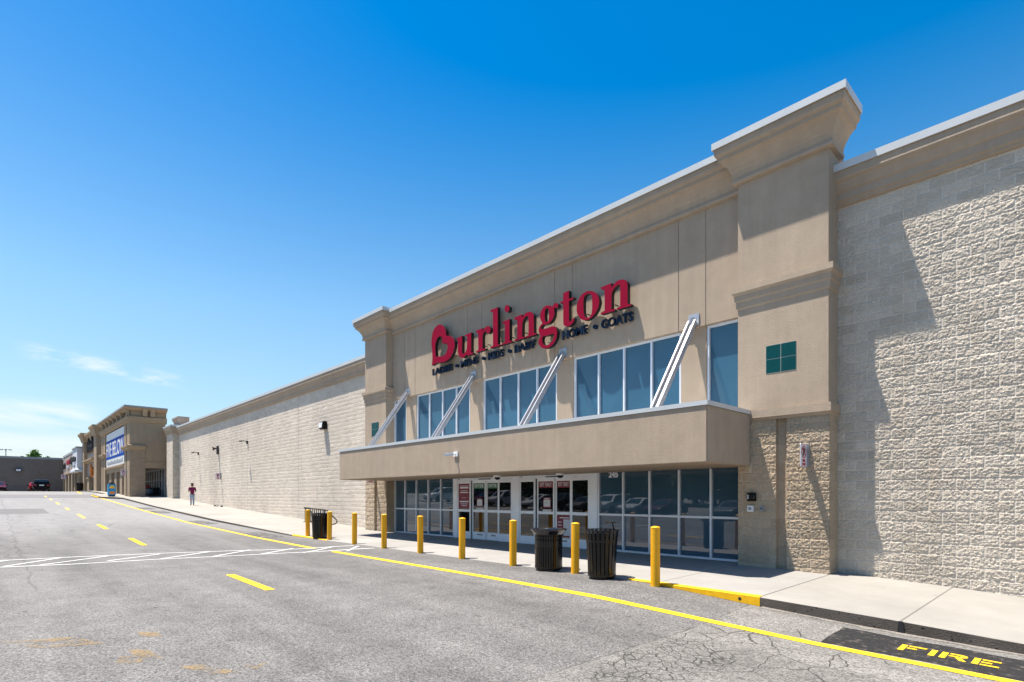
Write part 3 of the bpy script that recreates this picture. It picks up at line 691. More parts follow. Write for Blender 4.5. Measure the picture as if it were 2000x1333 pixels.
# ------------------------------------------------------------------ the store's big sign
LET = {'B':[[(-3.87,1.148),(-3.852,1.209),(-3.838,1.264),(-3.829,1.312),(-3.825,1.412),(-3.829,1.566),(-3.843,1.708),(-3.87,1.839),(-3.885,1.968),(-3.89,2.095),(-3.874,2.222),(-3.836,2.349),(-3.779,2.449),(-3.702,2.521),(-3.616,2.573),(-3.522,2.603),(-3.43,2.616),(-3.34,2.61),(-3.254,2.587),(-3.172,2.547),(-3.102,2.496),(-3.043,2.435),(-2.997,2.367),(-2.963,2.295),(-2.943,2.225),(-2.935,2.158),(-2.932,2.117),(-2.934,2.103),(-2.907,2.09),(-2.852,2.08),(-2.781,2.063),(-2.695,2.038),(-2.613,1.999),(-2.535,1.946),(-2.475,1.885),(-2.432,1.817),(-2.406,1.747),(-2.396,1.677),(-2.402,1.605),(-2.423,1.532),(-2.456,1.457),(-2.501,1.38),(-2.563,1.31),(-2.641,1.247),(-2.731,1.197),(-2.832,1.159),(-2.933,1.136),(-3.036,1.128),(-3.153,1.133),(-3.287,1.153),(-3.407,1.165),(-3.513,1.171),(-3.612,1.166),(-3.704,1.151),(-3.782,1.137),(-3.847,1.124)],[(-3.605,1.455),(-3.609,1.552),(-3.619,1.647),(-3.635,1.739),(-3.635,1.828),(-3.619,1.914),(-3.593,1.989),(-3.555,2.053),(-3.505,2.105),(-3.445,2.145),(-3.381,2.164),(-3.313,2.16),(-3.257,2.139),(-3.213,2.102),(-3.183,2.055),(-3.168,1.999),(-3.166,1.941),(-3.176,1.88),(-3.15,1.846),(-3.088,1.839),(-3.021,1.829),(-2.948,1.814),(-2.893,1.783),(-2.857,1.737),(-2.837,1.683),(-2.834,1.622),(-2.849,1.564),(-2.881,1.509),(-2.922,1.46),(-2.973,1.418),(-3.036,1.386),(-3.109,1.364),(-3.205,1.365),(-3.325,1.387),(-3.439,1.4),(-3.548,1.404)]],'u':[[(-2.308,1.846),(-1.95,1.886),(-1.966,1.32),(-1.955,1.259),(-1.923,1.22),(-1.847,1.214),(-1.788,1.236),(-1.74,1.285),(-1.691,1.351),(-1.673,1.431),(-1.665,1.799),(-1.78,1.833),(-1.788,1.872),(-1.427,1.897),(-1.435,1.177),(-1.323,1.151),(-1.323,1.107),(-1.654,1.097),(-1.665,1.179),(-1.726,1.132),(-1.82,1.091),(-1.901,1.079),(-1.982,1.088),(-2.051,1.112),(-2.119,1.155),(-2.174,1.233),(-2.202,1.315),(-2.21,1.384),(-2.197,1.789),(-2.291,1.805)]],'r':[[(-1.164,1.887),(-0.809,1.91),(-0.804,1.776),(-0.772,1.831),(-0.724,1.872),(-0.645,1.906),(-0.577,1.92),(-0.51,1.92),(-0.454,1.898),(-0.409,1.856),(-0.378,1.788),(-0.383,1.738),(-0.405,1.695),(-0.443,1.665),(-0.487,1.656),(-0.537,1.665),(-0.573,1.692),(-0.6,1.732),(-0.618,1.768),(-0.667,1.776),(-0.717,1.76),(-0.758,1.725),(-0.786,1.664),(-0.8,1.601),(-0.804,1.187),(-0.634,1.169),(-0.634,1.125),(-1.14,1.115),(-1.164,1.16),(-1.028,1.186),(-1.047,1.78),(-1.152,1.832)]],'l':[[(-0.387,2.431),(-0.001,2.447),(-0.005,1.182),(0.119,1.153),(0.119,1.118),(-0.387,1.118),(-0.394,1.154),(-0.244,1.187),(-0.248,2.339),(-0.376,2.377)]],'i':[[(0.234,1.88),(0.584,1.909),(0.584,1.183),(0.703,1.155),(0.703,1.116),(0.209,1.115),(0.192,1.152),(0.356,1.18),(0.356,1.802),(0.251,1.828)]],'i_dot':[[(0.478,2.393),(0.515,2.375),(0.545,2.347),(0.568,2.31),(0.58,2.273),(0.58,2.238),(0.568,2.206),(0.545,2.177),(0.515,2.161),(0.478,2.158),(0.442,2.165),(0.406,2.182),(0.375,2.209),(0.351,2.247),(0.34,2.283),(0.342,2.318),(0.355,2.35),(0.376,2.378),(0.406,2.395),(0.442,2.4)]],'n':[[(0.809,1.895),(1.175,1.914),(1.179,1.8),(1.232,1.849),(1.3,1.897),(1.358,1.919),(1.416,1.928),(1.474,1.924),(1.531,1.913),(1.592,1.889),(1.645,1.852),(1.686,1.804),(1.709,1.749),(1.716,1.192),(1.823,1.166),(1.823,1.126),(1.339,1.121),(1.32,1.155),(1.474,1.183),(1.474,1.704),(1.466,1.753),(1.445,1.785),(1.397,1.81),(1.343,1.8),(1.291,1.767),(1.246,1.723),(1.213,1.67),(1.187,1.58),(1.179,1.191),(1.281,1.166),(1.281,1.126),(0.815,1.12),(0.805,1.152),(0.956,1.183),(0.956,1.791),(0.829,1.825)]],'g':[[(2.078,1.445),(2.037,1.497),(2.007,1.556),(1.987,1.62),(1.987,1.686),(2.004,1.755),(2.036,1.814),(2.084,1.865),(2.139,1.899),(2.202,1.916),(2.265,1.921),(2.328,1.912),(2.381,1.899),(2.425,1.881),(2.465,1.86),(2.5,1.834),(2.529,1.836),(2.55,1.866),(2.581,1.89),(2.62,1.907),(2.659,1.908),(2.698,1.894),(2.727,1.871),(2.746,1.841),(2.753,1.81),(2.749,1.779),(2.733,1.757),(2.705,1.743),(2.674,1.743),(2.64,1.756),(2.61,1.763),(2.586,1.765),(2.579,1.742),(2.589,1.696),(2.593,1.644),(2.589,1.587),(2.574,1.533),(2.548,1.481),(2.513,1.437),(2.469,1.402),(2.421,1.374),(2.368,1.354),(2.305,1.347),(2.234,1.353),(2.171,1.357),(2.116,1.358),(2.076,1.35),(2.048,1.331),(2.032,1.304),(2.028,1.268),(2.055,1.244),(2.114,1.231),(2.184,1.224),(2.265,1.222),(2.345,1.224),(2.425,1.231),(2.491,1.23),(2.544,1.223),(2.587,1.209),(2.622,1.189),(2.653,1.155),(2.679,1.108),(2.695,1.051),(2.701,0.986),(2.696,0.922),(2.682,0.861),(2.653,0.8),(2.609,0.738),(2.557,0.687),(2.496,0.648),(2.425,0.62),(2.345,0.605),(2.27,0.601),(2.198,0.609),(2.13,0.628),(2.066,0.659),(2.012,0.698),(1.966,0.747),(1.936,0.799),(1.922,0.855),(1.924,0.905),(1.943,0.947),(1.973,0.984),(2.014,1.015),(2.02,1.044),(1.991,1.07),(1.965,1.105),(1.944,1.149),(1.932,1.192),(1.928,1.232),(1.937,1.277),(1.959,1.325),(1.987,1.361),(2.021,1.385),(2.053,1.402),(2.083,1.413)],[(2.196,1.534),(2.191,1.64),(2.193,1.722),(2.202,1.779),(2.223,1.818),(2.254,1.84),(2.285,1.845),(2.317,1.834),(2.34,1.813),(2.356,1.783),(2.366,1.738),(2.371,1.679),(2.372,1.61),(2.369,1.533),(2.361,1.476),(2.348,1.44),(2.323,1.419),(2.288,1.413),(2.256,1.417),(2.229,1.431),(2.211,1.449),(2.202,1.47)],[(2.08,0.932),(2.098,0.987),(2.148,1.008),(2.229,0.994),(2.314,0.991),(2.403,0.998),(2.474,1.001),(2.526,0.999),(2.561,0.99),(2.579,0.973),(2.584,0.943),(2.577,0.899),(2.56,0.855),(2.532,0.809),(2.491,0.769),(2.438,0.734),(2.381,0.71),(2.319,0.696),(2.261,0.693),(2.207,0.701),(2.162,0.719),(2.126,0.75),(2.098,0.8),(2.08,0.869)]],'t':[[(2.95,2.121),(3.178,2.142),(3.174,1.893),(3.353,1.895),(3.357,1.845),(3.178,1.83),(3.178,1.277),(3.185,1.245),(3.206,1.221),(3.241,1.215),(3.289,1.235),(3.335,1.275),(3.389,1.276),(3.378,1.217),(3.348,1.163),(3.294,1.12),(3.241,1.096),(3.169,1.085),(3.087,1.089),(3.023,1.117),(2.977,1.165),(2.955,1.218),(2.95,1.829),(2.839,1.841),(2.829,1.885),(2.948,1.895)]],'o':[[(3.478,1.593),(3.491,1.657),(3.515,1.719),(3.55,1.777),(3.598,1.83),(3.659,1.878),(3.724,1.911),(3.792,1.929),(3.865,1.934),(3.941,1.925),(4.016,1.903),(4.091,1.868),(4.158,1.821),(4.215,1.763),(4.258,1.701),(4.287,1.634),(4.302,1.569),(4.304,1.503),(4.294,1.44),(4.274,1.38),(4.242,1.323),(4.2,1.268),(4.149,1.218),(4.091,1.172),(4.029,1.138),(3.962,1.114),(3.89,1.104),(3.814,1.108),(3.741,1.127),(3.672,1.163),(3.611,1.21),(3.559,1.27),(3.52,1.33),(3.494,1.392),(3.478,1.458),(3.474,1.526)],[(3.73,1.58),(3.731,1.666),(3.743,1.74),(3.764,1.802),(3.801,1.839),(3.852,1.852),(3.903,1.853),(3.953,1.843),(3.993,1.819),(4.023,1.781),(4.041,1.729),(4.05,1.66),(4.054,1.574),(4.054,1.468),(4.05,1.377),(4.041,1.3),(4.023,1.238),(3.993,1.192),(3.953,1.167),(3.903,1.161),(3.856,1.168),(3.814,1.188),(3.779,1.231),(3.754,1.299),(3.738,1.384),(3.732,1.486)]],'n2':[[(4.355,1.906),(4.718,1.93),(4.725,1.791),(4.764,1.831),(4.818,1.873),(4.872,1.912),(4.926,1.932),(4.987,1.937),(5.048,1.932),(5.101,1.919),(5.154,1.901),(5.196,1.87),(5.229,1.831),(5.253,1.783),(5.262,1.73),(5.259,1.214),(5.377,1.184),(5.377,1.138),(4.919,1.14),(4.903,1.184),(5.018,1.206),(5.021,1.754),(5.015,1.787),(4.987,1.808),(4.942,1.814),(4.892,1.799),(4.849,1.776),(4.806,1.743),(4.771,1.702),(4.743,1.645),(4.732,1.578),(4.728,1.196),(4.841,1.181),(4.841,1.134),(4.366,1.14),(4.355,1.184),(4.495,1.221),(4.49,1.772),(4.479,1.807),(4.455,1.829),(4.366,1.861)]]}
sign = thing('store_sign', 'crimson raised serif lettering with a heart shaped capital and a navy tagline above the entrance', 'sign', (-14,12.76,4.7))
for k, loops in LET.items():
    g = poly_geo(loops, .064)
    mb = MB(); mb.geo(g, lambda p: (p[0]-14, 12.564-p[2], p[1]+4), 0, 1)
    if k == 'i':   # the dot belongs to the i
        g = poly_geo(LET['i_dot'], .064); mb.geo(g, lambda p: (p[0]-14, 12.564-p[2], p[1]+4), 0, 1)
    if k == 'i_dot': continue
    xs = [p[0] for p in mb.v]; zs = [p[2] for p in mb.v]; xm = (min(xs)+max(xs))/2; zm = min(zs)+.3
    for dx in (-.12,.12): mb.box(xm+dx*.9-.012, xm+dx*.9+.012, 12.625, 12.772, zm-.1, zm-.076, 1)
    mb.build('letter', [M['letter_red'], M['letter_black']], sign, recalc=False)
for w, xa, xb in [('LADIES',-18.05,-16.78),('MENS',-16.24,-15.26),('KIDS',-14.69,-13.90),('BABY',-13.34,-12.36),('HOME',-11.23,-10.26),('COATS',-9.75,-8.68)]:
    g = text_geo(w, .345, .035, xb-xa, .009)
    mb = MB(); mb.geo(g, lambda p: ((xa+xb)/2+p[0], 12.685-p[2], 4.80+p[1]), 0, 1)
    mb.box(xa+.1, xa+.14, 12.71, 12.772, 4.9, 4.94, 1); mb.box(xb-.14, xb-.1, 12.71, 12.772, 4.9, 4.94, 1)
    mb.build('tagline_word', [M['letter_navy'], M['letter_navy_side']], sign, recalc=False)
for xa in (-16.51,-14.97,-13.62,-9.99):
    mb = MB(); mb.prism([(xa+.062*math.cos(t*math.pi/6), 4.915+.062*math.sin(t*math.pi/6)) for t in range(12)], 12.65, 12.772, 'y'); mb.build('tagline_dot', M['letter_navy'], sign)
# ------------------------------------------------------------------ bollards
BOL = [(-5.66,8.98,'yellow bollard on the painted kerb end, right of the slatted trash can'),
 (-7.67,9.06,'yellow bollard between the two black trash cans near the doors'),
 (-9.57,9.03,'yellow bollard just left of the funnel topped trash can'),
 (-11.54,9.04,'yellow bollard in front of the green ENTER doors'),
 (-13.52,9.06,'yellow bollard before the left storefront windows, left of the ENTER doors'),
 (-15.58,9.07,'yellow bollard in front of the left entrance pier'),
 (-17.65,9.12,'yellow bollard just left of the left entrance pier, where the crosswalk meets the pavement'),
 (-19.85,9.24,'yellow bollard right beside the far trash can near the bike rack'),
 (-22.0,9.32,'leftmost and farthest yellow bollard, between bike rack and far trash can')]
def bollard_mesh():
    mb = MB(); r = .087
    mb.lathe([(r,-.05),(r,.0),(r,.5),(r,1.035),(.001,1.036)], (0,0,0), 28)
    return mb
b0 = thing('bollard', BOL[0][2], 'bollard', (0,0,0), 'yellow bollards along the entrance kerb')
bollard_mesh().build('post', M['yellow'], b0, smooth=True)
mb = MB(); mb.lathe([(.0865,1.03),(.089,1.036),(.087,1.048),(.07,1.06),(.04,1.068),(.001,1.072)], (0,0,0), 28); mb.build('cap', M['yellow'], b0, smooth=True)
for i, (x, y, lab) in enumerate(BOL):
    o = b0 if i == 0 else copy_tree(b0)
    place(o, (x, y, wz(x,y)+.002), i*1.3); o['label'] = lab; o.rotation_euler = (R(rnd.uniform(-.7,.7)), R(rnd.uniform(-.7,.7)), i*1.3)

M['black_gloss'] = plain('black_gloss_enamel', (.006,.006,.007), .10, 0., .9, .1, 9.)
# ------------------------------------------------------------------ trash cans
def slatted_can(label, x, y, rz):
    t = thing('trash_can', label, 'trash can', (0,0,0), 'black trash cans along the entrance')
    mb = MB(); n = 22
    for i in range(n):
        a = 2*math.pi*i/n; c, s = math.cos(a), math.sin(a)
        prof = [(.272,.05),(.280,.3),(.296,.60),(.312,.80),(.332,.955)]
        for (r0,z0),(r1,z1) in zip(prof, prof[1:]): mb.bar((c*r0,s*r0,z0), (c*r1,s*r1,z1), .062, .006, side=(-s,c,0))
    for r, z in ((.276,.06),(.308,.74),): mb.lathe([(r,z-.02),(r+.006,z-.02),(r+.006,z+.02),(r,z+.02)], (0,0,0), 40)
    mb.build('slatted_body', M['black_metal'], t)
    mb = MB(); mb.tube([(.333*math.cos(2*math.pi*j/36), .333*math.sin(2*math.pi*j/36), .955) for j in range(36)], .013, 8, closed=True); mb.build('rim', M['black_metal'], t, smooth=True)
    mb = MB(); mb.lathe([(.001,.06),(.235,.06),(.285,.80),(.29,.86),(.282,.86),(.23,.07)], (0,0,0), 32); mb.build('liner', M['black_plastic'], t, smooth=True)
    mb = MB(); mb.lathe([(.001,.0),(.25,.0),(.262,.03),(.262,.06),(.001,.06)], (0,0,0), 32); mb.build('base', M['black_metal'], t, smooth=True)
    mb = MB()
    mb.bar((.30,0,.86),(.24,0,1.10),.035,.012,side=(0,1,0)); mb.bar((.245,-.02,1.095),(.06,-.02,1.10),.03,.012,side=(0,1,0)); mb.bar((.20,-.19,1.105),(.20,.19,1.105),.035,.012,side=(1,0,0))
    mb.build('bonnet_arm', M['black_metal'], t)
    return place(t, (x,y,wz(x,y)), rz)
c1 = slatted_can('tall black slatted trash can with a bent arm on top, beside the nearest bollards', -6.86, 8.93, R(65))
c3 = copy_tree(c1); c3['label'] = 'farthest black slatted trash can, beside the bike rack at the left kerb end'
place(c3, (-20.75,9.27,wz(-20.75,9.27)), R(150))
t = thing('trash_can', 'shorter black trash can with a wide funnel rim and a perforated band', 'trash can', (0,0,0), 'black trash cans along the entrance')
mb = MB(); n = 34
for i in range(n):
    a = 2*math.pi*i/n; c, s = math.cos(a), math.sin(a)
    mb.bar((c*.303,s*.303,.05),(c*.303,s*.303,.52),.042,.006,side=(-s,c,0))
mb.lathe([(.300,.51),(.308,.51),(.308,.64),(.300,.64)], (0,0,0), 40)
for i in range(n):
    a = 2*math.pi*i/n; c, s = math.cos(a), math.sin(a)
    mb.bar((c*.303,s*.303,.64),(c*.303,s*.303,.79),.034,.006,side=(-s,c,0))
for z in (.06,.72,.79): mb.lathe([(.296,z-.014),(.312,z-.014),(.312,z+.014),(.296,z+.014)], (0,0,0), 40)
mb.build('slatted_body', M['black_metal'], t)
mb = MB(); mb.lathe([(.312,.79),(.335,.815),(.385,.865),(.405,.885),(.412,.90),(.405,.912),(.388,.908),(.33,.86),(.25,.80),(.17,.76)], (0,0,0), 40); mb.build('funnel_rim', M['black_gloss'], t, smooth=True)
mb = MB(); mb.lathe([(.001,.03),(.27,.03),(.28,.75),(.27,.75),(.26,.05)], (0,0,0), 32); mb.build('liner', M['black_plastic'], t, smooth=True)
mb = MB(); mb.lathe([(.001,0),(.29,0),(.29,.03),(.31,.045),(.001,.05)], (0,0,0), 32); mb.build('base', M['black_metal'], t, smooth=True)
place(t, (-8.45,9.07,wz(-8.45,9.07)), 0)

# ------------------------------------------------------------------ bike rack by the left wall
xa, xb, yr = -29.15, -26.75, 12.2; zr = wz(-28,12.3)
t = thing('bike_rack', 'dark metal bike rack with vertical bars standing against the pale block wall', 'bike rack', (-28,yr,zr))
za, zb_ = wz(xa,yr), wz(xb,yr)
mb = MB(); mb.bar((xa-.1,yr,za+.76),(xb+.05,yr,zb_+.74),.06,.06,side=(0,0,1)); mb.bar((xa,yr,za+.10),(xb,yr,zb_+.10),.035,.035,side=(0,0,1)); mb.build('rail', M['rack_metal'], t)
mb = MB()
for i in range(9):
    k = (i+.6)/9.4; x = xa+(xb-xa)*k; zz = za+(zb_-za)*k; mb.tube([(x,yr,zz+.10),(x,yr,zz+.75)], .022, 8)
mb.build('bars', M['rack_metal'], t, smooth=True)
for x, zz in ((xa+.05,za),(xb,zb_)):
    mb = MB(); mb.tube([(x,yr,zz+.74),(x+.10,yr+.10,zz+.72),(x+.20,yr+.25,zz+.50),(x+.32,yr+.46,zz+.26),(x+.34,yr+.5,zz+.16),(x+.30,yr+.44,zz+.06),(x+.2,yr+.3,zz+.03),(x,yr+.0,zz+.03)], .032, 10); mb.build('end_loop', M['rack_metal'], t, smooth=True)
    mb = MB(); mb.box(x-.03,x+.03,yr-.03,yr+.03,zz,zz+.74); mb.box(x-.12,x+.12,yr-.1,yr+.1,zz,zz+.02); mb.build('foot_post', M['rack_metal'], t)

# ------------------------------------------------------------------ flag signs NO PARKING / FIRE LANE
def ring(cy, cz, r0, r1, a0=0, a1=360, n=36):
    vs = []; k = int(n*(a1-a0)/360)
    for i in range(k+1):
        a = R(a0+(a1-a0)*i/k); vs += [(cy+r0*math.cos(a), cz+r0*math.sin(a)), (cy+r1*math.cos(a), cz+r1*math.sin(a))]
    return vs, [(2*i,2*i+1,2*i+3,2*i+2) for i in range(k)]
def flag_sign(label, x, y, z, w=.36, h=.48):
    """a plate standing out square from the wall, read from the near side; x,y,z = wall fixing, foot of plate"""
    t = thing('no_parking_sign', label, 'sign', (x, y, z), 'projecting fire lane signs on the walls')
    y1 = y-.04; y0 = y1-w
    mb = MB(); mb.prism([(y0+.02,z),(y1-.02,z),(y1,z+.02),(y1,z+h-.02),(y1-.02,z+h),(y0+.02,z+h),(y0,z+h-.02),(y0,z+.02)], x-.012, x-.002, 'x', 0)
    p = mb.build('plate', M['sign_white'], t)
    mb = MB()
    for a, b, c, d in ((.02,.98,.02,.035),(.02,.98,.965,.98),(.02,.045,.035,.965),(.955,.98,.035,.965)):
        mb.add([(x,y0+w*a,z+h*c),(x,y0+w*b,z+h*c),(x,y0+w*b,z+h*d),(x,y0+w*a,z+h*d)], [(0,1,2,3)], 0)
    cy, cz, r = (y0+y1)/2, z+h*.645, w*.36
    vs, fs = ring(cy, cz, r*.82, r); mb.add([(x+.003,a,b) for a,b in vs], fs, 0)
    d = r*.86/math.sqrt(2); e = r*.075
    mb.add([(x+.0045,cy-d-e,cz+d-e),(x+.0045,cy-d+e,cz+d+e),(x+.0045,cy+d+e,cz-d+e),(x+.0045,cy+d-e,cz-d-e)], [(0,1,2,3)], 0)
    g = text_geo('P', r*1.75, .0008, None, .012); mb.geo(g, lambda q: (x+.002+q[2], cy+q[0]+.0, cz-r*.62+q[1]), 1)
    g = text_geo('FIRE', h*.15, .0008, w*.46, .004); mb.geo(g, lambda q: (x+.002+q[2], cy+q[0], z+h*.225+q[1]), 0)
    g = text_geo('LANE', h*.15, .0008, w*.52, .004); mb.geo(g, lambda q: (x+.002+q[2], cy+q[0], z+h*.075+q[1]), 0)
    mb.build('sign_face', [M['sign_red'], M['sign_black']], p, recalc=False)
    mb = MB(); mb.box(x-.035,x-.014,y0+.05,y+.02,z+h-.10,z+h-.07); mb.box(x-.035,x-.014,y0+.05,y+.02,z+.07,z+.10); mb.box(x-.05,x+.03,y-.05,y+.01,z,z+h)
    mb.build('bracket', M['sign_back'], t)
    return t
flag_sign('white fire lane no parking sign projecting from the tan block base of the right pier', -4.2, 12.47, .62)
flag_sign('fire lane sign on the left pier, mostly hidden under the canopy end', -22.2, 12.47, .625)
flag_sign('faded fire lane sign projecting from the long pale block wall', -46.9, 12.98, 1.37)
flag_sign('small fire lane sign on the far brown pillar of the blue bannered store', -67.0, 9.84, 2.15, .48, .6)
flag_sign('tiny fire lane sign at the farthest colonnade beside the white store front', -119., 9.0, 3.0, .6, .75)

# ------------------------------------------------------------------ wall fittings
def arm_light(label, x, z, s=1.):
    t = thing('wall_light', label, 'light', (x,12.99,z), 'small brown fixtures on the left block wall')
    mb = MB(); mb.box(x-.09,x+.09,12.90,12.99,z-.16,z+.06); mb.build('wall_plate', M['rack_metal'], t, bevel=.008)
    mb = MB(); mb.tube([(x,12.93,z),(x,12.75,z+.03),(x,12.62,z+.03)], .03, 8); mb.build('arm', M['rack_metal'], t, smooth=True)
    mb = MB(); mb.lathe([(.001,.05),(.08,.05),(.11,.01),(.12,-.03),(.10,-.04),(.001,-.03)], (x,12.52,z+.0), 16); mb.build('head', M['rack_metal'], t, smooth=True)
    return t
arm_light('small brown wall light on a short arm at the wall joint, nearest of its kind', -40.75, 3.86)
arm_light('small brown wall light on a short arm above the walking person', -53.3, 3.80)
t = thing('loudspeaker', 'brown horn fixture on a tall bracket above the faded fire lane sign', 'loudspeaker', (-47.6,12.99,3.6), 'small brown fixtures on the left block wall')
mb = MB(); mb.box(-47.72,-47.5,12.86,12.99,3.35,4.02); mb.build('wall_bracket', M['rack_metal'], t, bevel=.01)
mb = MB(); mb.tube([(-47.6,12.86,3.8),(-47.62,12.74,3.8),(-47.66,12.58,3.78)], [.05,.07,.17], 14); mb.build('horn', M['rack_metal'], t, smooth=True)
t = thing('wall_pack_light', 'black boxed floodlight with a pale lens on the left block wall', 'light', (-28.35,12.99,3.6))
mb = MB(); mb.prism([(12.99,3.62),(12.99,4.02),(12.84,4.04),(12.74,3.98),(12.70,3.68),(12.78,3.60)], -28.62, -28.18, 'x'); mb.build('housing', M['black_plastic'], t, bevel=.015)
mb = MB(); mb.add([(-28.58,12.733,3.96),(-28.22,12.733,3.96),(-28.22,12.695,3.69),(-28.58,12.695,3.69)], [(0,1,2,3)]); mb.add([(-28.58,12.715,3.95),(-28.22,12.715,3.95),(-28.22,12.705,3.70),(-28.58,12.705,3.70)], [(3,2,1,0)]); mb.build('lens', M['sign_white'], t)
t = thing('intercom_box', 'black call box with a round dark face on the tan block of the right pier', 'call box', (-5.36,12.455,-.10))
mb = MB(); mb.box(-5.445,-5.27,12.37,12.47,-.095,.095); mb.build('housing', M['black_plastic'], t, bevel=.008)
mb = MB(); mb.lathe([(.001,.02),(.055,.02),(.07,.0)], (0,0,0), 18); mb.v = [(-5.335+q[0], 12.372-q[2], q[1]) for q in mb.v]; mb.build('dial', M['black_metal'], t, smooth=True)
mb = MB(); mb.box(-5.425,-5.405,12.365,12.372,-.05,.05); mb.build('stripe', M['white_plastic'], t)
t = thing('fire_connection_plate', 'square white cover plate with a round centre below the black call box', 'cover plate', (-5.385,12.455,-.35))
mb = MB(); mb.box(-5.45,-5.32,12.40,12.47,-.335,-.195); mb.build('plate', M['white_plastic'], t, bevel=.006)
mb = MB(); mb.lathe([(.001,.02),(.03,.02),(.042,.0)], (0,0,0), 16); mb.v = [(-5.385+q[0], 12.40-q[2], -.265+q[1]) for q in mb.v]; mb.build('centre', M['sign_back'], t, smooth=True)
t = thing('door_bell_box', 'small grey metal button box right of the white cover plate', 'button box', (-5.13,12.455,-.35))
mb = MB(); mb.box(-5.17,-5.09,12.40,12.47,-.32,-.20); mb.build('housing', M['sign_back'], t, bevel=.006)
mb = MB(); mb.box(-5.15,-5.11,12.392,12.40,-.275,-.235); mb.build('button', M['rack_metal'], t)
t = thing('security_camera', 'white security camera on an arm on the front of the canopy', 'camera', (-13.66,10.43,1.25))
mb = MB(); mb.box(-13.72,-13.50,10.40,10.437,1.24,1.40); mb.build('mount', M['white_plastic'], t, bevel=.006)
mb = MB(); mb.tube([(-13.61,10.40,1.33),(-13.61,10.28,1.31),(-13.64,10.22,1.30)], .025, 8); mb.build('arm', M['white_plastic'], t, smooth=True)
mb = MB(); mb.bar((-13.76,10.08,1.29),(-13.58,10.30,1.31),.09,.085,side=(0,0,1)); mb.build('body', M['white_plastic'], t, bevel=.012)
def dome(label, x, y):
    t = thing('dome_camera', label, 'camera', (x,y,.60), 'dome cameras under the canopy')
    mb = MB(); mb.lathe([(.001,.695),(.13,.695),(.13,.655),(.11,.635),(.001,.635)], (x,y,0), 20); mb.build('collar', M['white_plastic'], t, smooth=True)
    mb = MB(); mb.lathe([(.095,.636),(.09,.60),(.06,.565),(.001,.55)], (x,y,0), 20); mb.build('dome', M['black_plastic'], t, smooth=True)
dome('dome camera with white collar under the canopy, right of the ENTER doors', -13.35, 11.9)
dome('dome camera under the canopy above the right end of the EXIT doors', -10.9, 12.2)
for i, (x, y, s) in enumerate([(-46.9,12.55,.10),(-46.5,12.62,.07),(-45.8,12.72,.10)]):
    mb = MB(); pts = []
    bm = bmesh.new(); bmesh.ops.create_icosphere(bm, subdivisions=2, radius=s)
    for v in bm.verts: v.co *= 1+.35*(rnd.random()-.5)
    mb.add([(x+v.co.x, y+v.co.y, wz(x,y)+s*.45+v.co.z*.6) for v in bm.verts], [tuple(q.index for q in f.verts) for f in bm.faces]); bm.free()
    tag(mb.build('stone', M['bark']), ['dark stone at the foot of the left wall, leftmost of three','smallest dark stone at the foot of the left wall, in the middle','dark stone at the foot of the left wall, rightmost of three'][i], 'stone', 'stones at the wall foot')

# ------------------------------------------------------------------ the walking person (seen from behind)
M['skin'] = plain('skin', (.42,.24,.17), .55, 0., .4, .06)
M['shirt'] = plain('plum_cotton', (.15,.012,.062), .9, 0., .2, .15, 8.)
M['jeans'] = plain('pale_blue_denim', (.30,.40,.52), .9, 0., .2, .15, 8.)
M['hair'] = plain('brown_hair', (.10,.055,.03), .7, 0., .3, .3, 20.)
M['shoe'] = plain('dark_red_shoe', (.11,.03,.03), .6)
def skin_mesh(name, pts, edges, mat, parent, sub=2, root=0, loc=(0,0,0)):
    me = bpy.data.meshes.new(name); me.from_pydata([p[:3] for p in pts], edges, [])
    ob = bpy.data.objects.new(name, me); COL.objects.link(ob)
    m = ob.modifiers.new('s','SKIN'); m.use_smooth_shade = True
    for v, p in zip(me.skin_vertices[0].data, pts):
        r = p[3] if isinstance(p[3], tuple) else (p[3],p[3]); v.radius = r; v.use_root = False
    me.skin_vertices[0].data[root].use_root = True
    s = ob.modifiers.new('u','SUBSURF'); s.levels = sub; s.render_levels = sub
    dg = bpy.context.evaluated_depsgraph_get(); dg.update()
    m2 = bpy.data.meshes.new_from_object(ob.evaluated_get(dg)); m2.name = name; m2.materials.clear(); m2.materials.append(mat)
    m2.polygons.foreach_set('use_smooth', [True]*len(m2.polygons))
    bpy.data.objects.remove(ob)
    o = bpy.data.objects.new(name, m2); COL.objects.link(o); o.parent = parent; ORG[o.name] = (0,0,0)
    return o
# local frame: person faces -Y... +y is the way she walks (turned below)
pp = thing('person', 'person in plum top and pale blue trousers walking away beside the long block wall', 'person', (0,0,0))
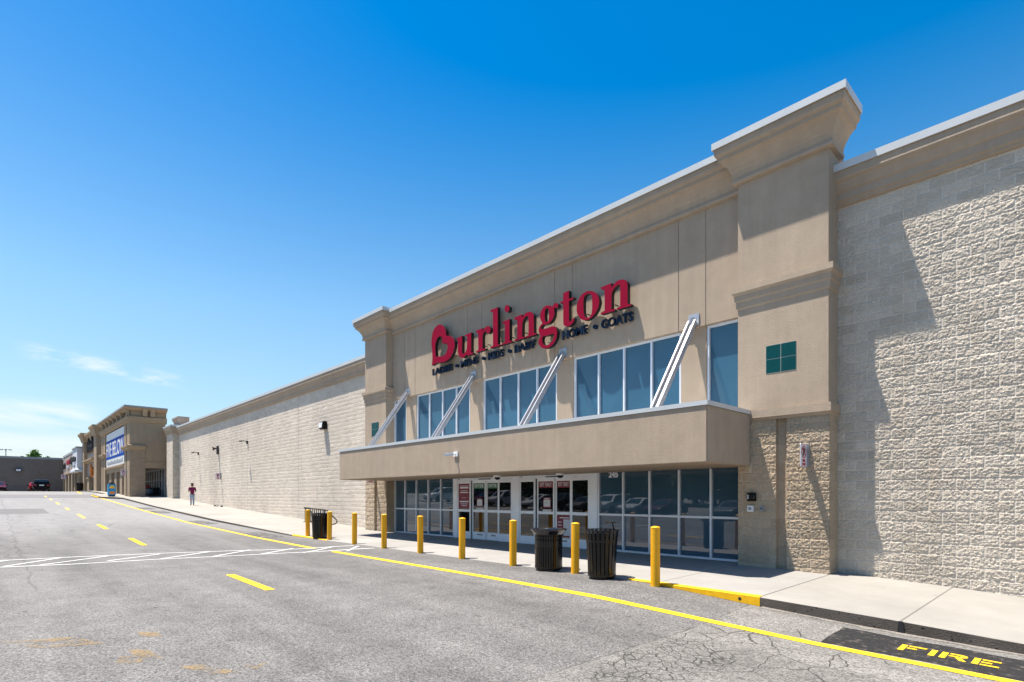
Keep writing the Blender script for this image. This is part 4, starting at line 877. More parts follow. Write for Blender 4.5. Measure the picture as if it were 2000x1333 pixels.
# body: pelvis root
P = [(0,0,.90,(.145,.10)),(0,0,1.06,(.13,.095)),(0,.01,1.24,(.155,.11)),(0,.0,1.36,(.13,.09)),(0,.0,1.43,.055),(0,.01,1.50,.05),(0,.03,1.57,.085),(0,.03,1.655,.07)]
E_ = [(0,1),(1,2),(2,3),(3,4),(4,5),(5,6),(6,7)]
def limb(chain, start):
    i0 = start
    for p in chain:
        P.append(p); E_.append((i0, len(P)-1)); i0 = len(P)-1
    return i0
for s in (-1,1):
    k = limb([(s*.09,.0,.84,.09),(s*.10,.03+s*.05,.50,.062),(s*.10,-.02+s*.09,.46,.055),(s*.10,-.03+s*.07,.10,.04),(s*.10,-.02+s*.07,.045,.042),(s*.11,.10+s*.07,.03,.038)], 0)
    w = limb([(s*.19,.0,1.37,.058),(s*.235,-.01,1.12,.043),(s*.225,.03,1.06,.038),(s*.10,.21,1.08,.028),(s*.06,.25,1.09,(.018,.03))], 3)
    for j in range(4): limb([(s*(.03-.004*j),.275,1.12-.02*j,.010),(s*(-.01-.004*j),.285,1.12-.022*j,.009),(s*(-.035+.006*j),.275,1.115-.022*j,.008)], w)
    limb([(s*.05,.25,1.125,.010),(s*.03,.26,1.15,.009)], w)
body = skin_mesh('body', P, E_, M['skin'], pp)
# clothing: looser shells over the same skeleton
S = [(0,0,.86,(.168,.125)),(0,0,1.04,(.155,.118)),(0,.01,1.24,(.175,.132)),(0,.0,1.37,(.15,.108)),(0,.0,1.425,.075),
     (-.185,.0,1.375,.074),(-.225,-.005,1.20,.066),(-.236,-.01,1.10,.060),(.185,.0,1.375,.074),(.225,-.005,1.20,.066),(.236,-.01,1.10,.060)]
skin_mesh('shirt', S, [(0,1),(1,2),(2,3),(3,4),(3,5),(5,6),(6,7),(3,8),(8,9),(9,10)], M['shirt'], pp, 2, 1)
T = [(0,0,.90,(.16,.118))]
TE = []
for s in (-1,1):
    b = len(T); T += [(s*.09,.0,.80,.108),(s*.10,.03+s*.05,.48,.080),(s*.10,-.025+s*.07,.10,.062),(s*.10,-.025+s*.07,.075,.062)]; TE += [(0,b),(b,b+1),(b+1,b+2),(b+2,b+3)]
skin_mesh('trousers', T, TE, M['jeans'], pp, 2, 0)
skin_mesh('hair', [(0,.0,1.54,.075),(0,.005,1.62,.098),(0,.03,1.68,.085)], [(0,1),(1,2)], M['hair'], pp, 2, 1)
for s in (-1,1): skin_mesh('shoe', [(s*.10,-.05+s*.07,.045,.047),(s*.105,.04+s*.07,.04,.048),(s*.11,.13+s*.07,.035,.042)], [(0,1),(1,2)], M['shoe'], pp, 2, 0)
# face: nose, eyes, ears
mb = MB()
mb.add([(-.014,.105,1.555),(.014,.105,1.555),(0,.135,1.555),(0,.11,1.60)], [(0,1,2),(0,2,3),(1,3,2),(0,3,1)], 0)
for s in (-1,1):
    mb.box(s*.034-.012,s*.034+.012,.098,.106,1.596,1.606,1); mb.box(s*.086-.008,s*.086+.008,.02,.05,1.56,1.61,0)
mb.box(-.022,.022,.102,.108,1.528,1.534,2)
mb.build('face', [M['skin'], M['sign_black'], M['sign_red']], pp)
place(pp, (-49.3,11.55,wz(-49.3,11.55)+.004), R(86))
# ------------------------------------------------------------------ far end of the big store: masonry pilaster and taller parapet
g0 = lambda x, y=10.: wz(x, y)
mb = MB(); mb.box(-62.9,-60.4,12.5,13.4,-1.2,6.3); o_ = mb.build('pilaster', M['cmu_grey'], store)
cornice(store, [(-62.9,13.3),(-62.9,12.5),(-60.4,12.5),(-60.4,13.3)], corn(6.85), 6.85, .266)
mb = MB(); mb.box(-62.6,-60.5,13.05,13.9,6.7,7.5); mb.build('parapet_block', M['eifs_grey'], store)
mb = MB(); mb.sweep([(-62.6,13.9),(-62.6,13.05),(-60.5,13.05),(-60.5,13.9)], [(0,7.72),(.15,7.72),(.15,7.6),(.1,7.45),(.04,7.3),(0,7.26)]); mb.box(-62.6,-60.5,13.05,13.9,7.5,7.7); mb.build('parapet_cap', M['eifs_grey'], store)

# ------------------------------------------------------------------ the store with the blue banner
GB = -1.0
five = thing('store_building', 'tall brown store front with white and blue banner and bracketed cornice', 'building', (-74,11,.1))
xr, xl, yf5 = -65.45, -84.6, 9.84
mb = MB(); mb.box(xl,xr,yf5+.35,12.9,3.2,7.95); mb.box(xl,xr,12.9,40,6.0,6.2); mb.box(xr-.3,xr,12.9,40,-1,6.0); mb.build('upper_block', M['eifs_far'], five)
# corner piers with paired shafts, stucco above masonry
for a, b in ((-68.55,xr+.03),(xl-.03,-81.6)):
    mb = MB()
    w = b-a
    mb.box(a,a+w*.34,yf5,yf5+.6,5.0,7.9); mb.box(a+w*.5,b,yf5,yf5+1.32,5.0,7.9); mb.box(a+w*.3,a+w*.55,yf5+.22,yf5+.6,5.0,7.9)
    p = mb.build('pier', M['eifs_far'], five)
    mb = MB(); mb.box(a,a+w*.34,yf5,yf5+1.3,GB,4.75); mb.box(a+w*.5,b,yf5,yf5+1.32,GB,4.75); mb.box(a+w*.3,a+w*.55,yf5+.22,yf5+1.3,GB,4.75); mb.build('block_shaft', M['cmu_brown'], p)
    mb = MB(); mb.sweep([(a,yf5+1.32),(a,yf5),(b,yf5),(b,yf5+1.32)], [(0,5.16),(.28,5.1),(.28,4.98),(.16,4.86),(.1,4.68),(0,4.66)]); mb.box(a,b,yf5+.01,yf5+1.3,4.68,5.12); mb.build('shelf', M['eifs_far'], p)
# cornice: flat projecting roof on brackets over a banded frieze
path = [(xl,13),(xl,yf5),(xr,yf5),(xr,13)]
mb = MB(); mb.sweep(path, [(0,8.0),(.26,7.95),(.26,7.78),(.18,7.72),(.16,7.5),(0,7.4)]); mb.build('frieze', M['eifs_far'], five)
mb = MB(); mb.box(xl+.1,xr-.1,yf5+.1,13,7.9,8.9); mb.sweep(path, [(0,8.94),(.5,8.94),(.5,8.78),(.40,8.76),(.2,8.62),(.05,8.54),(0,8.54)]); c5 = mb.build('cornice', M['eifs_far'], five)
mb = MB(); mb.sweep(path, [(0,8.98),(.52,8.98),(.52,8.82),(.505,8.82),(.505,8.95),(0,8.95)]); mb.box(xl,xr,yf5,13,8.96,8.98); mb.build('coping', M['far_coping'], c5)
for x in [xr-.05-.25] + [-69.2-2.55*i for i in range(6)]:
    mb = MB(); mb.prism([(yf5,8.0),(yf5-.2,8.03),(yf5-.24,8.35),(yf5-.40,8.75),(yf5,8.75)], x-.22, x+.22, 'x'); mb.build('bracket', M['eifs_far'], c5)
for y in (11.1, 11.75):
    mb = MB(); mb.prism([(xr,8.0),(xr+.2,8.03),(xr+.24,8.35),(xr+.40,8.75),(xr,8.75)], y-.2, y+.2, 'y'); mb.build('bracket', M['eifs_far'], c5)
# beam over the arcade, ledge below the banner
mb = MB(); mb.box(-81.5,-68.6,yf5+.12,yf5+.5,2.75,3.42); mb.sweep([(-81.5,yf5+.12),(-68.6,yf5+.12)], [(0,3.45),(.22,3.4),(.22,3.28),(.1,3.16),(0,3.14)]); mb.build('beam', M['eifs_far'], five)
mb = MB(); mb.box(xr-.35,xr+.02,yf5+1.3,12.95,2.9,3.5); mb.sweep([(xr+.02,yf5+1.32),(xr+.02,12.97)], [(0,3.55),(.07,3.52),(.07,3.4),(0,3.37)]); mb.build('beam', M['eifs_far'], five)
for x in (-71.6,-75.2,-78.9):
    mb = MB(); mb.box(x-.75,x+.75,yf5+.16,yf5+1.3,GB,2.75); mb.build('arcade_pillar', M['cmu_brown'], five)
xs5 = [-62.95-.0-1.25*i for i in range(16)]
mb = MB()
for x in xs5: mb.box(x-.06,x+.06,13.0,13.15,-1,2.95)
for z in (-.05,.55,1.7,2.85): mb.box(xs5[-1],xs5[0],13.01,13.14,z,z+.09)
fw5 = mb.build('shop_window', M['alu'], five)
mb = MB(); mb.box(xs5[-1],xs5[0],13.07,13.09,-1,2.95); mb.build('pane', M['far_glass'], fw5)
mb = MB(); mb.box(-84,-62.9,13.0,13.3,2.95,6.0); mb.build('wall', M['eifs_grey'], five)
cornice(five, [(xr,13.0),(-62.9,13.0)], corn(6.95), 6.95, .266)
M['banner_blue'] = plain('banner_blue', (.0,.058,.36), .6, 0., .06, .05)
M['banner_white'] = plain('banner_white', (.66,.66,.66), .5, 0., .4, .03)
ban = thing('store_banner', 'white banner with a broad blue stripe and bold white lettering over the far arcade', 'sign', (-75,yf5+.1,3.47))
x0, x1, z0, z1 = -80.9, -68.75, 3.47, 7.32
mb = MB(); mb.box(x0,x1,yf5+.05,yf5+.34,z0,z1); mb.build('panel', M['banner_white'], ban)
mb = MB(); mb.box(x0,x1,yf5+.035,yf5+.05,4.35,6.5); mb.build('stripe', M['banner_blue'], ban)
mb = MB(); gg = text_geo('FIVE BELOW', 2.05, .012, 11.5, .015); mb.geo(gg, lambda p: ((x0+x1)/2+p[0], yf5+.022-p[2], 4.62+p[1]*1.12)); mb.build('lettering', M['banner_white'], ban)
mb = MB(); mb.box(x0+.9,x0+10.8,yf5+.04,yf5+.052,3.72,3.8)
for k in range(13): mb.box(x0+.9+k*.82, x0+.9+k*.82+.45, yf5+.03, yf5+.05, 3.72, 3.72+rnd.choice((.3,.3,.42)))
mb.build('small_lettering', M['sign_back'], ban)
# things standing outside it
zc = wz(-66.4,8.45)
def kx(x, y): return wz(x, max(9.1,y))
k = thing('display_cooler', 'bright blue box with an orange and yellow picture standing by the far store pillar', 'cooler', (-66.6,8.6,kx(-66.6,8.6)))
z = kx(-66.6,8.6)
M['poster_blue'] = plain('poster_blue', (.02,.24,.48), .5, 0., .4, .1); M['poster_orange'] = plain('poster_orange', (.75,.22,.02), .5); M['poster_yellow'] = plain('poster_yellow', (.75,.50,.04), .5)
mb = MB(); mb.box(-67.0,-66.25,8.25,8.85,z+.12,z+1.2); mb.build('cabinet', M['poster_blue'], k, bevel=.03)
mb = MB(); mb.add([(-66.244,8.55+.24*math.cos(t*math.pi/9),z+.80+.28*math.sin(t*math.pi/9)) for t in range(10)], [tuple(range(10))], 1)
mb.add([(-66.244,8.32,z+.25),(-66.244,8.78,z+.25),(-66.244,8.74,z+.46),(-66.244,8.55,z+.52),(-66.244,8.36,z+.46)], [(0,1,2,3,4)], 0); mb.add([(-66.2435,8.55,z+.83),(-66.2435,8.74,z+.85),(-66.2435,8.70,z+.98)], [(0,1,2)], 0)
mb.build('picture', [M['poster_orange'], M['poster_yellow']], k)
mb = MB(); mb.box(-66.95,-66.3,8.3,8.8,z,z+.12); mb.build('base', M['black_plastic'], k)
mb = MB(); mb.prism([(8.28,z+1.2),(8.82,z+1.2),(8.75,z+1.34),(8.5,z+1.42),(8.35,z+1.34)], -66.95, -66.35, 'x'); mb.build('lid', M['rack_metal'], k)
k = thing('display_rack', 'small rack of red and white goods by the glass under the far arcade', 'display', (-70.0,11.9,kx(-70,11.9)))
z = kx(-70,11.9)
mb = MB(); mb.box(-70.6,-69.2,11.75,12.3,z+.10,z+.62); mb.build('shelf', M['white_plastic'], k)
for x in (-70.5,-69.9,-69.3):
    mb = MB(); mb.box(x-.22,x+.22,11.72,12.2,z+.66,z+1.05); mb.build('goods', M['sign_red'], k, bevel=.04)
mb = MB()
for x in (-70.55,-69.25): mb.box(x-.03,x+.03,11.8,11.86,z,z+1.35)
mb.box(-70.6,-69.2,11.8,11.86,z+1.25,z+1.35); mb.build('frame', M['black_metal'], k)
k = thing('merchandise_bin', 'dark merchandise bins in a row along the far store glass', 'bin', (-67,12.3,kx(-67,12.3)))
z = kx(-67.2,12.3)
for x in (-68.2,-67.1):
    mb = MB(); mb.prism([(x-.45,z+.05),(x+.45,z+.05),(x+.5,z+.85),(x-.5,z+.85)], 12.0, 12.6, 'y'); mb.build('bin_body', M['black_plastic'], k)
mb = MB(); mb.box(-68.6,-66.7,11.99,12.0,z+.3,z+.7); mb.build('label_strip', M['poster_blue'], k)

# ------------------------------------------------------------------ next store: masonry towers round a stucco front with dark script
b2 = thing('store_building', 'brown masonry twin tower store front with dark script sign, behind the blue bannered store', 'building', (-94,10,.5))
mb = MB(); mb.box(-89.6,-87.0,9.6,13,0,7.9); mb.box(-102.1,-99.9,9.6,13,0,7.9); mb.build('tower', M['cmu_brown'], b2)
mb = MB(); mb.box(-99.9,-89.6,9.95,13,4.9,8.2); mb.box(-99.9,-89.6,9.95,12.9,0,0.4) ; mb.box(-102,-87.1,13,40,5,6.2); w2 = mb.build('front_wall', M['eifs_far'], b2)
for a, b in ((-90.0,-86.9),(-102.2,-99.5)):
    mb = MB(); mb.sweep([(a,13),(a,9.6),(b,9.6),(b,13)], [(0,9.1),(.5,9.1),(.5,8.9),(.36,8.7),(.2,8.3),(.12,7.95),(0,7.9)]); mb.box(a,b,9.6,13,7.9,9.08); mb.build('tower_cap', M['eifs_far'], b2)
mb = MB(); mb.sweep([(-99.9,9.95),(-89.6,9.95)], [(0,8.85),(.45,8.85),(.45,8.65),(.2,8.3),(0,8.1)]); mb.box(-99.9,-89.6,9.95,13,8.1,8.8); mb.build('cornice', M['eifs_far'], b2)
mb = MB(); mb.sweep([(-99.9,9.9),(-89.6,9.9)], [(0,5.2),(.55,5.1),(.55,4.95),(.2,4.8),(0,4.7)]); mb.build('ledge', M['eifs_far'], b2)
arch = [(-97.4,2.7)] + [(-94.75+2.65*math.cos(math.pi-t*math.pi/12), 2.7+1.5*math.sin(t*math.pi/12)) for t in range(13)] + [(-92.1,2.7)]
mb = MB()
mb.prism([(-99.9,4.72),(-99.9,2.7)]+arch[1:-1]+[(-89.6,2.7),(-89.6,4.72)], 9.97, 10.3, 'y'); mb.build('arch_wall', M['eifs_grey'], b2)
for x in (-98.6,-90.9):
    mb = MB(); mb.box(x-1.2,x+1.2,9.9,11.2,0,2.6); p = mb.build('pillar', M['cmu_brown'], b2)
    mb = MB(); mb.box(x-1.35,x+1.35,9.8,11.3,2.6,2.85); mb.build('pillar_cap', M['eifs_far'], p)
mb = MB(); mb.box(-99.9,-89.6,12.4,12.5,0,4.7); mb.build('glazing', M['far_glass'], b2)
s2 = thing('store_sign', 'dark unreadable script lettering high on the twin tower store front', 'sign', (-95,9.95,5.9))
mb = MB()
for i, (x, w, h) in enumerate([(-98.2,.5,1.5),(-97.3,.45,2.2),(-96.4,.5,1.0),(-95.5,.55,1.5),(-94.5,.5,1.0),(-93.5,.45,2.1)]):
    mb.tube([(x,9.88,6.2),(x+w*.5,9.88,6.2+h),(x+w,9.88,6.1+h*.7),(x+w*.6,9.88,6.2),(x+w*1.5,9.88,6.4)], .15, 6)
mb.build('script', M['sign_black'], s2)
mb = MB()
for i in range(6): mb.box(-97.4+i*.75,-96.95+i*.75,9.90,9.95,5.5,5.85)
mb.build('small_letters', M['sign_back'], s2)
s3 = thing('store_emblem', 'orange swirl emblem inside the arch of the twin tower store', 'sign', (-94.7,9.97,3.0))
mb = MB(); mb.tube([(-95.6,10.05,2.9),(-95.2,9.95,3.6),(-94.8,9.92,4.3),(-94.3,9.95,3.7),(-94.5,9.95,3.1),(-95.1,9.95,3.3)], .2, 6); mb.build('swirl', M['poster_orange'], s3)
t = thing('trash_can', 'small dark bin beside the pillar of the twin tower store', 'trash can', (-100.8,9.2,kx(-100.8,9.2)))
z = kx(-100.8,9.2); mb = MB(); mb.lathe([(.001,0),(.34,0),(.40,1.1),(.36,1.2),(.001,1.25)], (-100.8,9.2,z), 16); mb.build('drum', M['black_plastic'], t)
mb = MB(); mb.lathe([(.40,1.05),(.43,1.05),(.43,1.12),(.40,1.12)], (-100.8,9.2,z), 16); mb.build('rim', M['black_metal'], t)

# ------------------------------------------------------------------ farthest row: white shop front and tan sign band on masonry pillars
b3 = thing('store_building', 'low tan shop row with small signs on a masonry colonnade and a white end bay', 'building', (-114,9,.8))
mb = MB(); mb.box(-127,-108.2,9.25,13,4.0,6.9); mb.box(-127,-102.3,13,40,4,6.2); mb.build('sign_band', M['eifs_grey'], b3)
mb = MB(); mb.box(-127,-108.2,9.2,13,6.9,7.25); mb.build('coping', M['far_coping'], b3)
mb = MB(); mb.box(-108.2,-102.2,9.0,13,3.95,7.2); wb = mb.build('white_bay', M['white_stucco'], b3)
mb = MB(); mb.sweep([(-108.2,13),(-108.2,9.0),(-102.2,9.0),(-102.2,13)], [(0,7.38),(.12,7.36),(.12,7.2),(0,7.18)]); mb.box(-108.2,-102.2,9,13,7.2,7.3); mb.build('coping', M['far_coping'], wb)
mb = MB(); mb.sweep([(-108.2,13),(-108.2,9.0),(-102.2,9.0),(-102.2,13)], [(0,4.2),(.3,4.0),(.3,3.7),(0,3.6)]); mb.box(-108.2,-102.2,9,13,3.6,3.95); mb.build('canopy_edge', M['white_stucco'], wb)
mb = MB(); mb.sweep([(-127,9.25),(-108.5,9.25)], [(0,4.05),(.15,4.0),(.15,3.8),(0,3.75)]); mb.build('canopy_edge', M['eifs_far'], b3)
for x in (-126.4,-121.3,-116.4,-111.4,-107.2,-102.9):
    mb = MB(); mb.box(x-.65,x+.65,9.15,12.0,0,3.8); mb.build('pillar', M['cmu_brown'], b3)
mb = MB(); mb.box(-127,-102.3,12.6,12.7,0,4.0); mb.build('glazing', M['far_glass'], b3)
def far_sign(name, lab, x0, x1, z0, z1, mat, n, y=9.25):
    t = thing(name, lab, 'sign', ((x0+x1)/2,y,z0), 'shop signs on the farthest row')
    w = (x1-x0)/n; mb = MB()
    for i in range(n):
        h = z0+(z1-z0)*rnd.choice((.75,.85,1.)); a = x0+i*w
        mb.box(a+.04*w,a+.3*w,y-.12,y-.01,z0,h); mb.box(a+.3*w,a+.84*w,y-.118,y-.01,z0+(h-z0)*.7,h-.01); mb.box(a+.62*w,a+.84*w,y-.116,y-.01,z0+.01,z0+(h-z0)*.7)
    mb.build('lettering', M[mat], t); return t
far_sign('shop_sign', 'small dark lettering at the far end of the tan sign band', -125.8,-122.2,4.9,6.0,'sign_black',4)
far_sign('shop_sign', 'small bright red lettering on the tan sign band', -119.8,-114.9,5.4,6.2,'sign_red',5)
far_sign('shop_sign', 'small white lettering below the red sign on the tan band', -119.2,-116.0,4.8,5.2,'sign_white',4)
far_sign('shop_sign', 'two storey dark lettering left of the white bay', -113.6,-109.6,5.2,6.4,'sign_black',4)
far_sign('shop_sign', 'dark lettering across the white end bay', -107.0,-103.2,5.3,6.1,'sign_black',5,9.0)
far_sign('shop_sign', 'tiny grey line of lettering low on the white end bay', -106.4,-104.2,4.5,4.75,'sign_back',5,9.0)

# ------------------------------------------------------------------ the big dark wall closing the view
bw = thing('warehouse_building', 'long windowless taupe block building closing the far end of the lot', 'building', (-130,-20,0))
mb = MB(); mb.box(-150,-127.05,-140,9.3,-1,6.6); mb.build('block_wall', M['cmu_far'], bw)
mb = MB(); mb.box(-150,-126.95,-140,9.2,6.6,6.95); mb.build('coping', M['far_coping'], bw)
t = thing('wall_pack_light', 'pale boxed floodlight high on the dark far wall', 'light', (-127,3.25,4.4))
mb = MB(); mb.box(-127.05,-126.6,2.85,3.65,4.35,4.85); mb.build('housing', M['rack_metal'], t); mb = MB(); mb.box(-126.6,-126.55,2.95,3.55,4.42,4.75); mb.build('lens', M['white_plastic'], t)

# ------------------------------------------------------------------ light mast beyond the wall
t = thing('light_pole', 'thin tall lot light with a cross of lamp heads rising beyond the far wall', 'street lamp', (-190,2.5,0))
mb = MB(); mb.tube([(-190,2.5,0),(-190,2.5,12.1)], [.16,.09], 10); mb.build('pole', M['sign_back'], t, smooth=True)
for a in (0,90,180,270):
    dx, dy = math.cos(R(a)), math.sin(R(a))
    mb = MB(); mb.bar((-190,2.5,12.0),(-190+dx*.5,2.5+dy*.5,12.0),.08,.08,side=(0,0,1)); mb.bar((-190+dx*.5,2.5+dy*.5,12.0),(-190+dx*1.15,2.5+dy*1.15,11.95),.2,.42,side=(0,0,1)); mb.build('lamp_head', M['sign_back'], t)

# ------------------------------------------------------------------ trees
def tree(name, label, loc, h, rx, seed, mat, n=2600, leaf=.32, group=None, low=.60):
    r = random.Random(seed); t = thing(name, label, 'tree', (0,0,0), group)
    mb = MB(); mb.tube([(0,0,0),(.08,0,h*.2),(-.05,.06,h*.45),(0,0,h*.8)], [h*.03,h*.024,h*.016,h*.004], 8)
    cl = []
    for i in range(26):
        a = r.uniform(0,6.28); e = r.uniform(-.6,1.); k = r.uniform(.45,1.)
        cl.append((rx*.82*k*math.cos(a)*math.sqrt(1-max(0,e)**2*.8), rx*.82*k*math.sin(a)*math.sqrt(1-max(0,e)**2*.8), h*(low+(.92-low)*e*k), r.uniform(.22,.36)*rx))
    for c in cl[:14]: mb.tube([(0,0,h*.35),(c[0]*.5,c[1]*.5,h*.35+(c[2]-h*.35)*.6),c[:3]], [h*.012,h*.008,h*.003], 5)
    mb.build('trunk', M['bark'], t, smooth=True)
    mb = MB()
    for i in range(n):
        c = cl[i%len(cl)]; d = Vector((r.gauss(0,1),r.gauss(0,1),r.gauss(0,1))).normalized()*c[3]*r.uniform(.35,1.12)
        p = Vector(c[:3])+d*1.; p.z = c[2]+d.z*.8
        u = Vector((r.gauss(0,1),r.gauss(0,1),r.gauss(0,.6))).normalized(); v = u.orthogonal().normalized(); v.rotate(Matrix.Rotation(r.uniform(0,6.28),3,u)); s = leaf*r.uniform(.6,1.3)
        mb.add([p-u*s*.5, p+v*s*.35, p+u*s*.5, p-v*s*.35], [(0,1,2,3)])
    mb.build('crown', M[mat], t, recalc=False)
    return place(t, loc)
tree('shade_tree', 'broad bright green tree top showing above the far dark wall', (-200,9.3,-1.9), 16.0, 3.1, 3, 'foliage', 3400, .5)
tree('slim_tree', 'small slender tree top left of the broad one above the far wall', (-200,5.5,-1.9), 15.2, .95, 5, 'foliage_dark', 900, .4)

# ------------------------------------------------------------------ cars
def car_paint(name, col): return plain(name, col, .35, .0, .12, .03, 2.)
M['car_black'] = car_paint('car_paint_black', (.004,.006,.008)); M['car_red'] = car_paint('car_paint_red', (.16,.003,.008)); M['car_maroon'] = car_paint('car_paint_maroon', (.05,.003,.014))
M['car_white'] = car_paint('car_paint_white', (.65,.65,.66)); M['car_silver'] = car_paint('car_paint_silver', (.35,.36,.38)); M['car_grey'] = car_paint('car_paint_grey', (.08,.085,.09))
M['car_glass'] = glass('car_glass', (.006,.009,.012), 1.6); M['tyre'] = plain('tyre_rubber', (.012,.012,.012), .85); M['rim_alloy'] = plain('rim_alloy', (.45,.45,.47), .3, .8)
M['lamp_red'] = plain('tail_lamp_red', (.35,.01,.015), .25); M['lamp_clear'] = plain('headlamp_clear', (.55,.57,.6), .15)
def car(name, label, paintm, kind='suv', group=None):
    """front of the car points to +x, wheels on z = 0"""
    t = thing(name, label, 'car', (0,0,0), group)
    if kind == 'suv': L, W, H, belt = 4.7, 1.88, 1.72, 1.02; st = [(-2.35,.55,.95,.95),(-2.28,.35,1.02,1.35),(-2.05,.26,1.03,1.66),(-1.2,.24,1.03,1.72),(0,.24,1.02,1.72),(.65,.24,1.0,1.60),(1.25,.24,.98,1.06),(2.05,.26,.90,.93),(2.30,.36,.78,.79),(2.35,.5,.7,.7)]
    else: L, W, H, belt = 4.6, 1.80, 1.45, .92; st = [(-2.3,.55,.85,.86),(-2.22,.35,.92,.97),(-1.75,.26,.95,1.05),(-1.05,.22,.94,1.40),(-.3,.22,.92,1.45),(.35,.22,.90,1.38),(1.10,.22,.88,.93),(1.9,.25,.78,.80),(2.25,.34,.66,.67),(2.3,.46,.6,.6)]
    rows = []
    for i, (x, zb, zt, zr) in enumerate(st):
        e = .80 if i in (0,len(st)-1) else (.93 if i in (1,len(st)-2) else 1.); w = W/2*e; g = max(0,(zr-zt)/.7); wr = w*(1-.20*min(1,g)) if zr > zt+.05 else w*.93
        half = [(0,zb),(w*.88,zb),(w,zb+(zt-zb)*.35),(w*1.0,zt-(zt-zb)*.25),(w*.96,zt),(wr,zr-.03*(zr>zt+.05)),(wr*.7,zr),(0,zr+.01)]
        rows.append([(x,a,b) for a,b in half]+[(x,-a,b) for a,b in half[-2:0:-1]])
    k = len(rows[0]); mb = MB(); fs = [(i*k+j,(i+1)*k+j,(i+1)*k+(j+1)%k,i*k+(j+1)%k) for i in range(len(rows)-1) for j in range(k)] + [tuple(range(k)), tuple(range(len(rows)*k-1,(len(rows)-1)*k-1,-1))]
    ms = []
    mb.add([p for r in rows for p in r], fs); body = mb.build('body', M[paintm], t, smooth=True)
    # glass: offset copies of the greenhouse quads
    def inset(q, k=.10, off=.012):
        c = sum((Vector(p) for p in q), Vector())/4; nn = (Vector(q[1])-Vector(q[0])).cross(Vector(q[3])-Vector(q[0])).normalized()
        if nn.dot(c-Vector((0,0,.9))) < 0: nn = -nn
        return [tuple(Vector(p)+(c-Vector(p))*k+nn*off) for p in q]
    for i in range(len(rows)-1):
        for a, b in ((4,5),(k-5,k-4)):
            q = [rows[i][a],rows[i+1][a],rows[i+1][b],rows[i][b]]
            if max(q[2][2]-q[1][2], q[3][2]-q[0][2], q[1][2]-q[2][2], q[0][2]-q[3][2]) > .3:
                mb = MB(); mb.add(inset(q,.10), [(0,1,2,3)]); mb.build('side_window', M['car_glass'], t)
    for lab, i in (('rear_window',1 if kind=='suv' else 2),('windscreen',5)):
        a, b = rows[i], rows[i+1]
        lo, hi = (a, b) if lab == 'rear_window' else (b, a)
        q = [(lo[0][0],-W*.40,lo[7][2]),(lo[0][0],W*.40,lo[7][2]),(hi[0][0],W*.34,hi[7][2]-.02),(hi[0][0],-W*.34,hi[7][2]-.02)]
        mb = MB(); mb.add(inset(q,.07,.015), [(0,1,2,3)]); mb.build(lab, M['car_glass'], t)
    for x in (-L*.29, L*.30):
        for s in (-1,1):
            y = s*(W/2-.10); r = .34 if kind=='suv' else .31
            mb = MB(); mb.lathe([(r*.6,-.11),(r*.95,-.11),(r,-.08),(r,.08),(r*.95,.11),(r*.6,.11)], (0,0,0), 24); mb.v = [(x+q[0], y+q[2], r+q[1]) for q in mb.v]; w_ = mb.build('wheel', M['tyre'], t, smooth=True)
            mb = MB(); mb.lathe([(.001,.07*1),(r*.3,.09),(r*.62,.10),(r*.62,-.10),(.001,-.09)], (0,0,0), 20); mb.v = [(x+q[0], y+q[2], r+q[1]) for q in mb.v]; mb.build('rim', M['rim_alloy'], w_, smooth=True)
            mb = MB(); mb.lathe([(.001,.0),(r*1.12,.0),(r*1.12,.05),(.001,.05)], (0,0,0), 20); mb.v = [(x+q[0], s*(W/2-.035)+q[2]*s, r+.02+q[1]) for q in mb.v]; mb.build('wheel_arch', M['black_plastic'], t)
    zt = .88 if kind=='suv' else .74
    for s in (-1,1):
        mb = MB(); mb.box(-L/2-.02,-L/2+.2,s*W*.36-.14,s*W*.36+.14,zt-.10,zt+.14); mb.build('tail_light', M['lamp_red'], t, bevel=.03)
        mb = MB(); mb.box(L/2-.22,L/2-.02,s*W*.35-.17,s*W*.35+.17,zt-.20,zt-.06); mb.build('headlight', M['lamp_clear'], t, bevel=.03)
        mb = MB(); mb.box(.55,.78,s*(W/2+.06)-.09,s*(W/2+.06)+.09,belt,belt+.15); mb.build('wing_mirror', M['black_plastic'], t, bevel=.03)
    mb = MB(); mb.box(-L/2-.03,-L/2+.1,-.26,.26,zt-.06,zt+.09); mb.build('number_plate', M['white_plastic'], t)
    mb = MB(); mb.box(-L/2-.05,-L/2+.3,-W*.44,W*.44,.30,.50); mb.box(L/2-.3,L/2+.04,-W*.44,W*.44,.28,.46); mb.build('bumper', M['black_plastic'], t, bevel=.05)
    return t
suv = car('parked_car', 'black sport utility car seen from behind near the far dark wall', 'car_black', 'suv')
place(suv, (-104.6,5.15,gz(-104.6,5.15)+.30), R(178))
sed = car('parked_car', 'red car mostly hidden behind the black one at the far wall', 'car_red', 'sedan')
place(sed, (-109.5,4.8,gz(-109.5,4.8)+.30), R(180))
mar = car('parked_car', 'maroon car cut by the left picture edge, before the far wall', 'car_maroon', 'sedan')
place(mar, (-104.5,.45,gz(-104.5,.45)+.25), R(4))
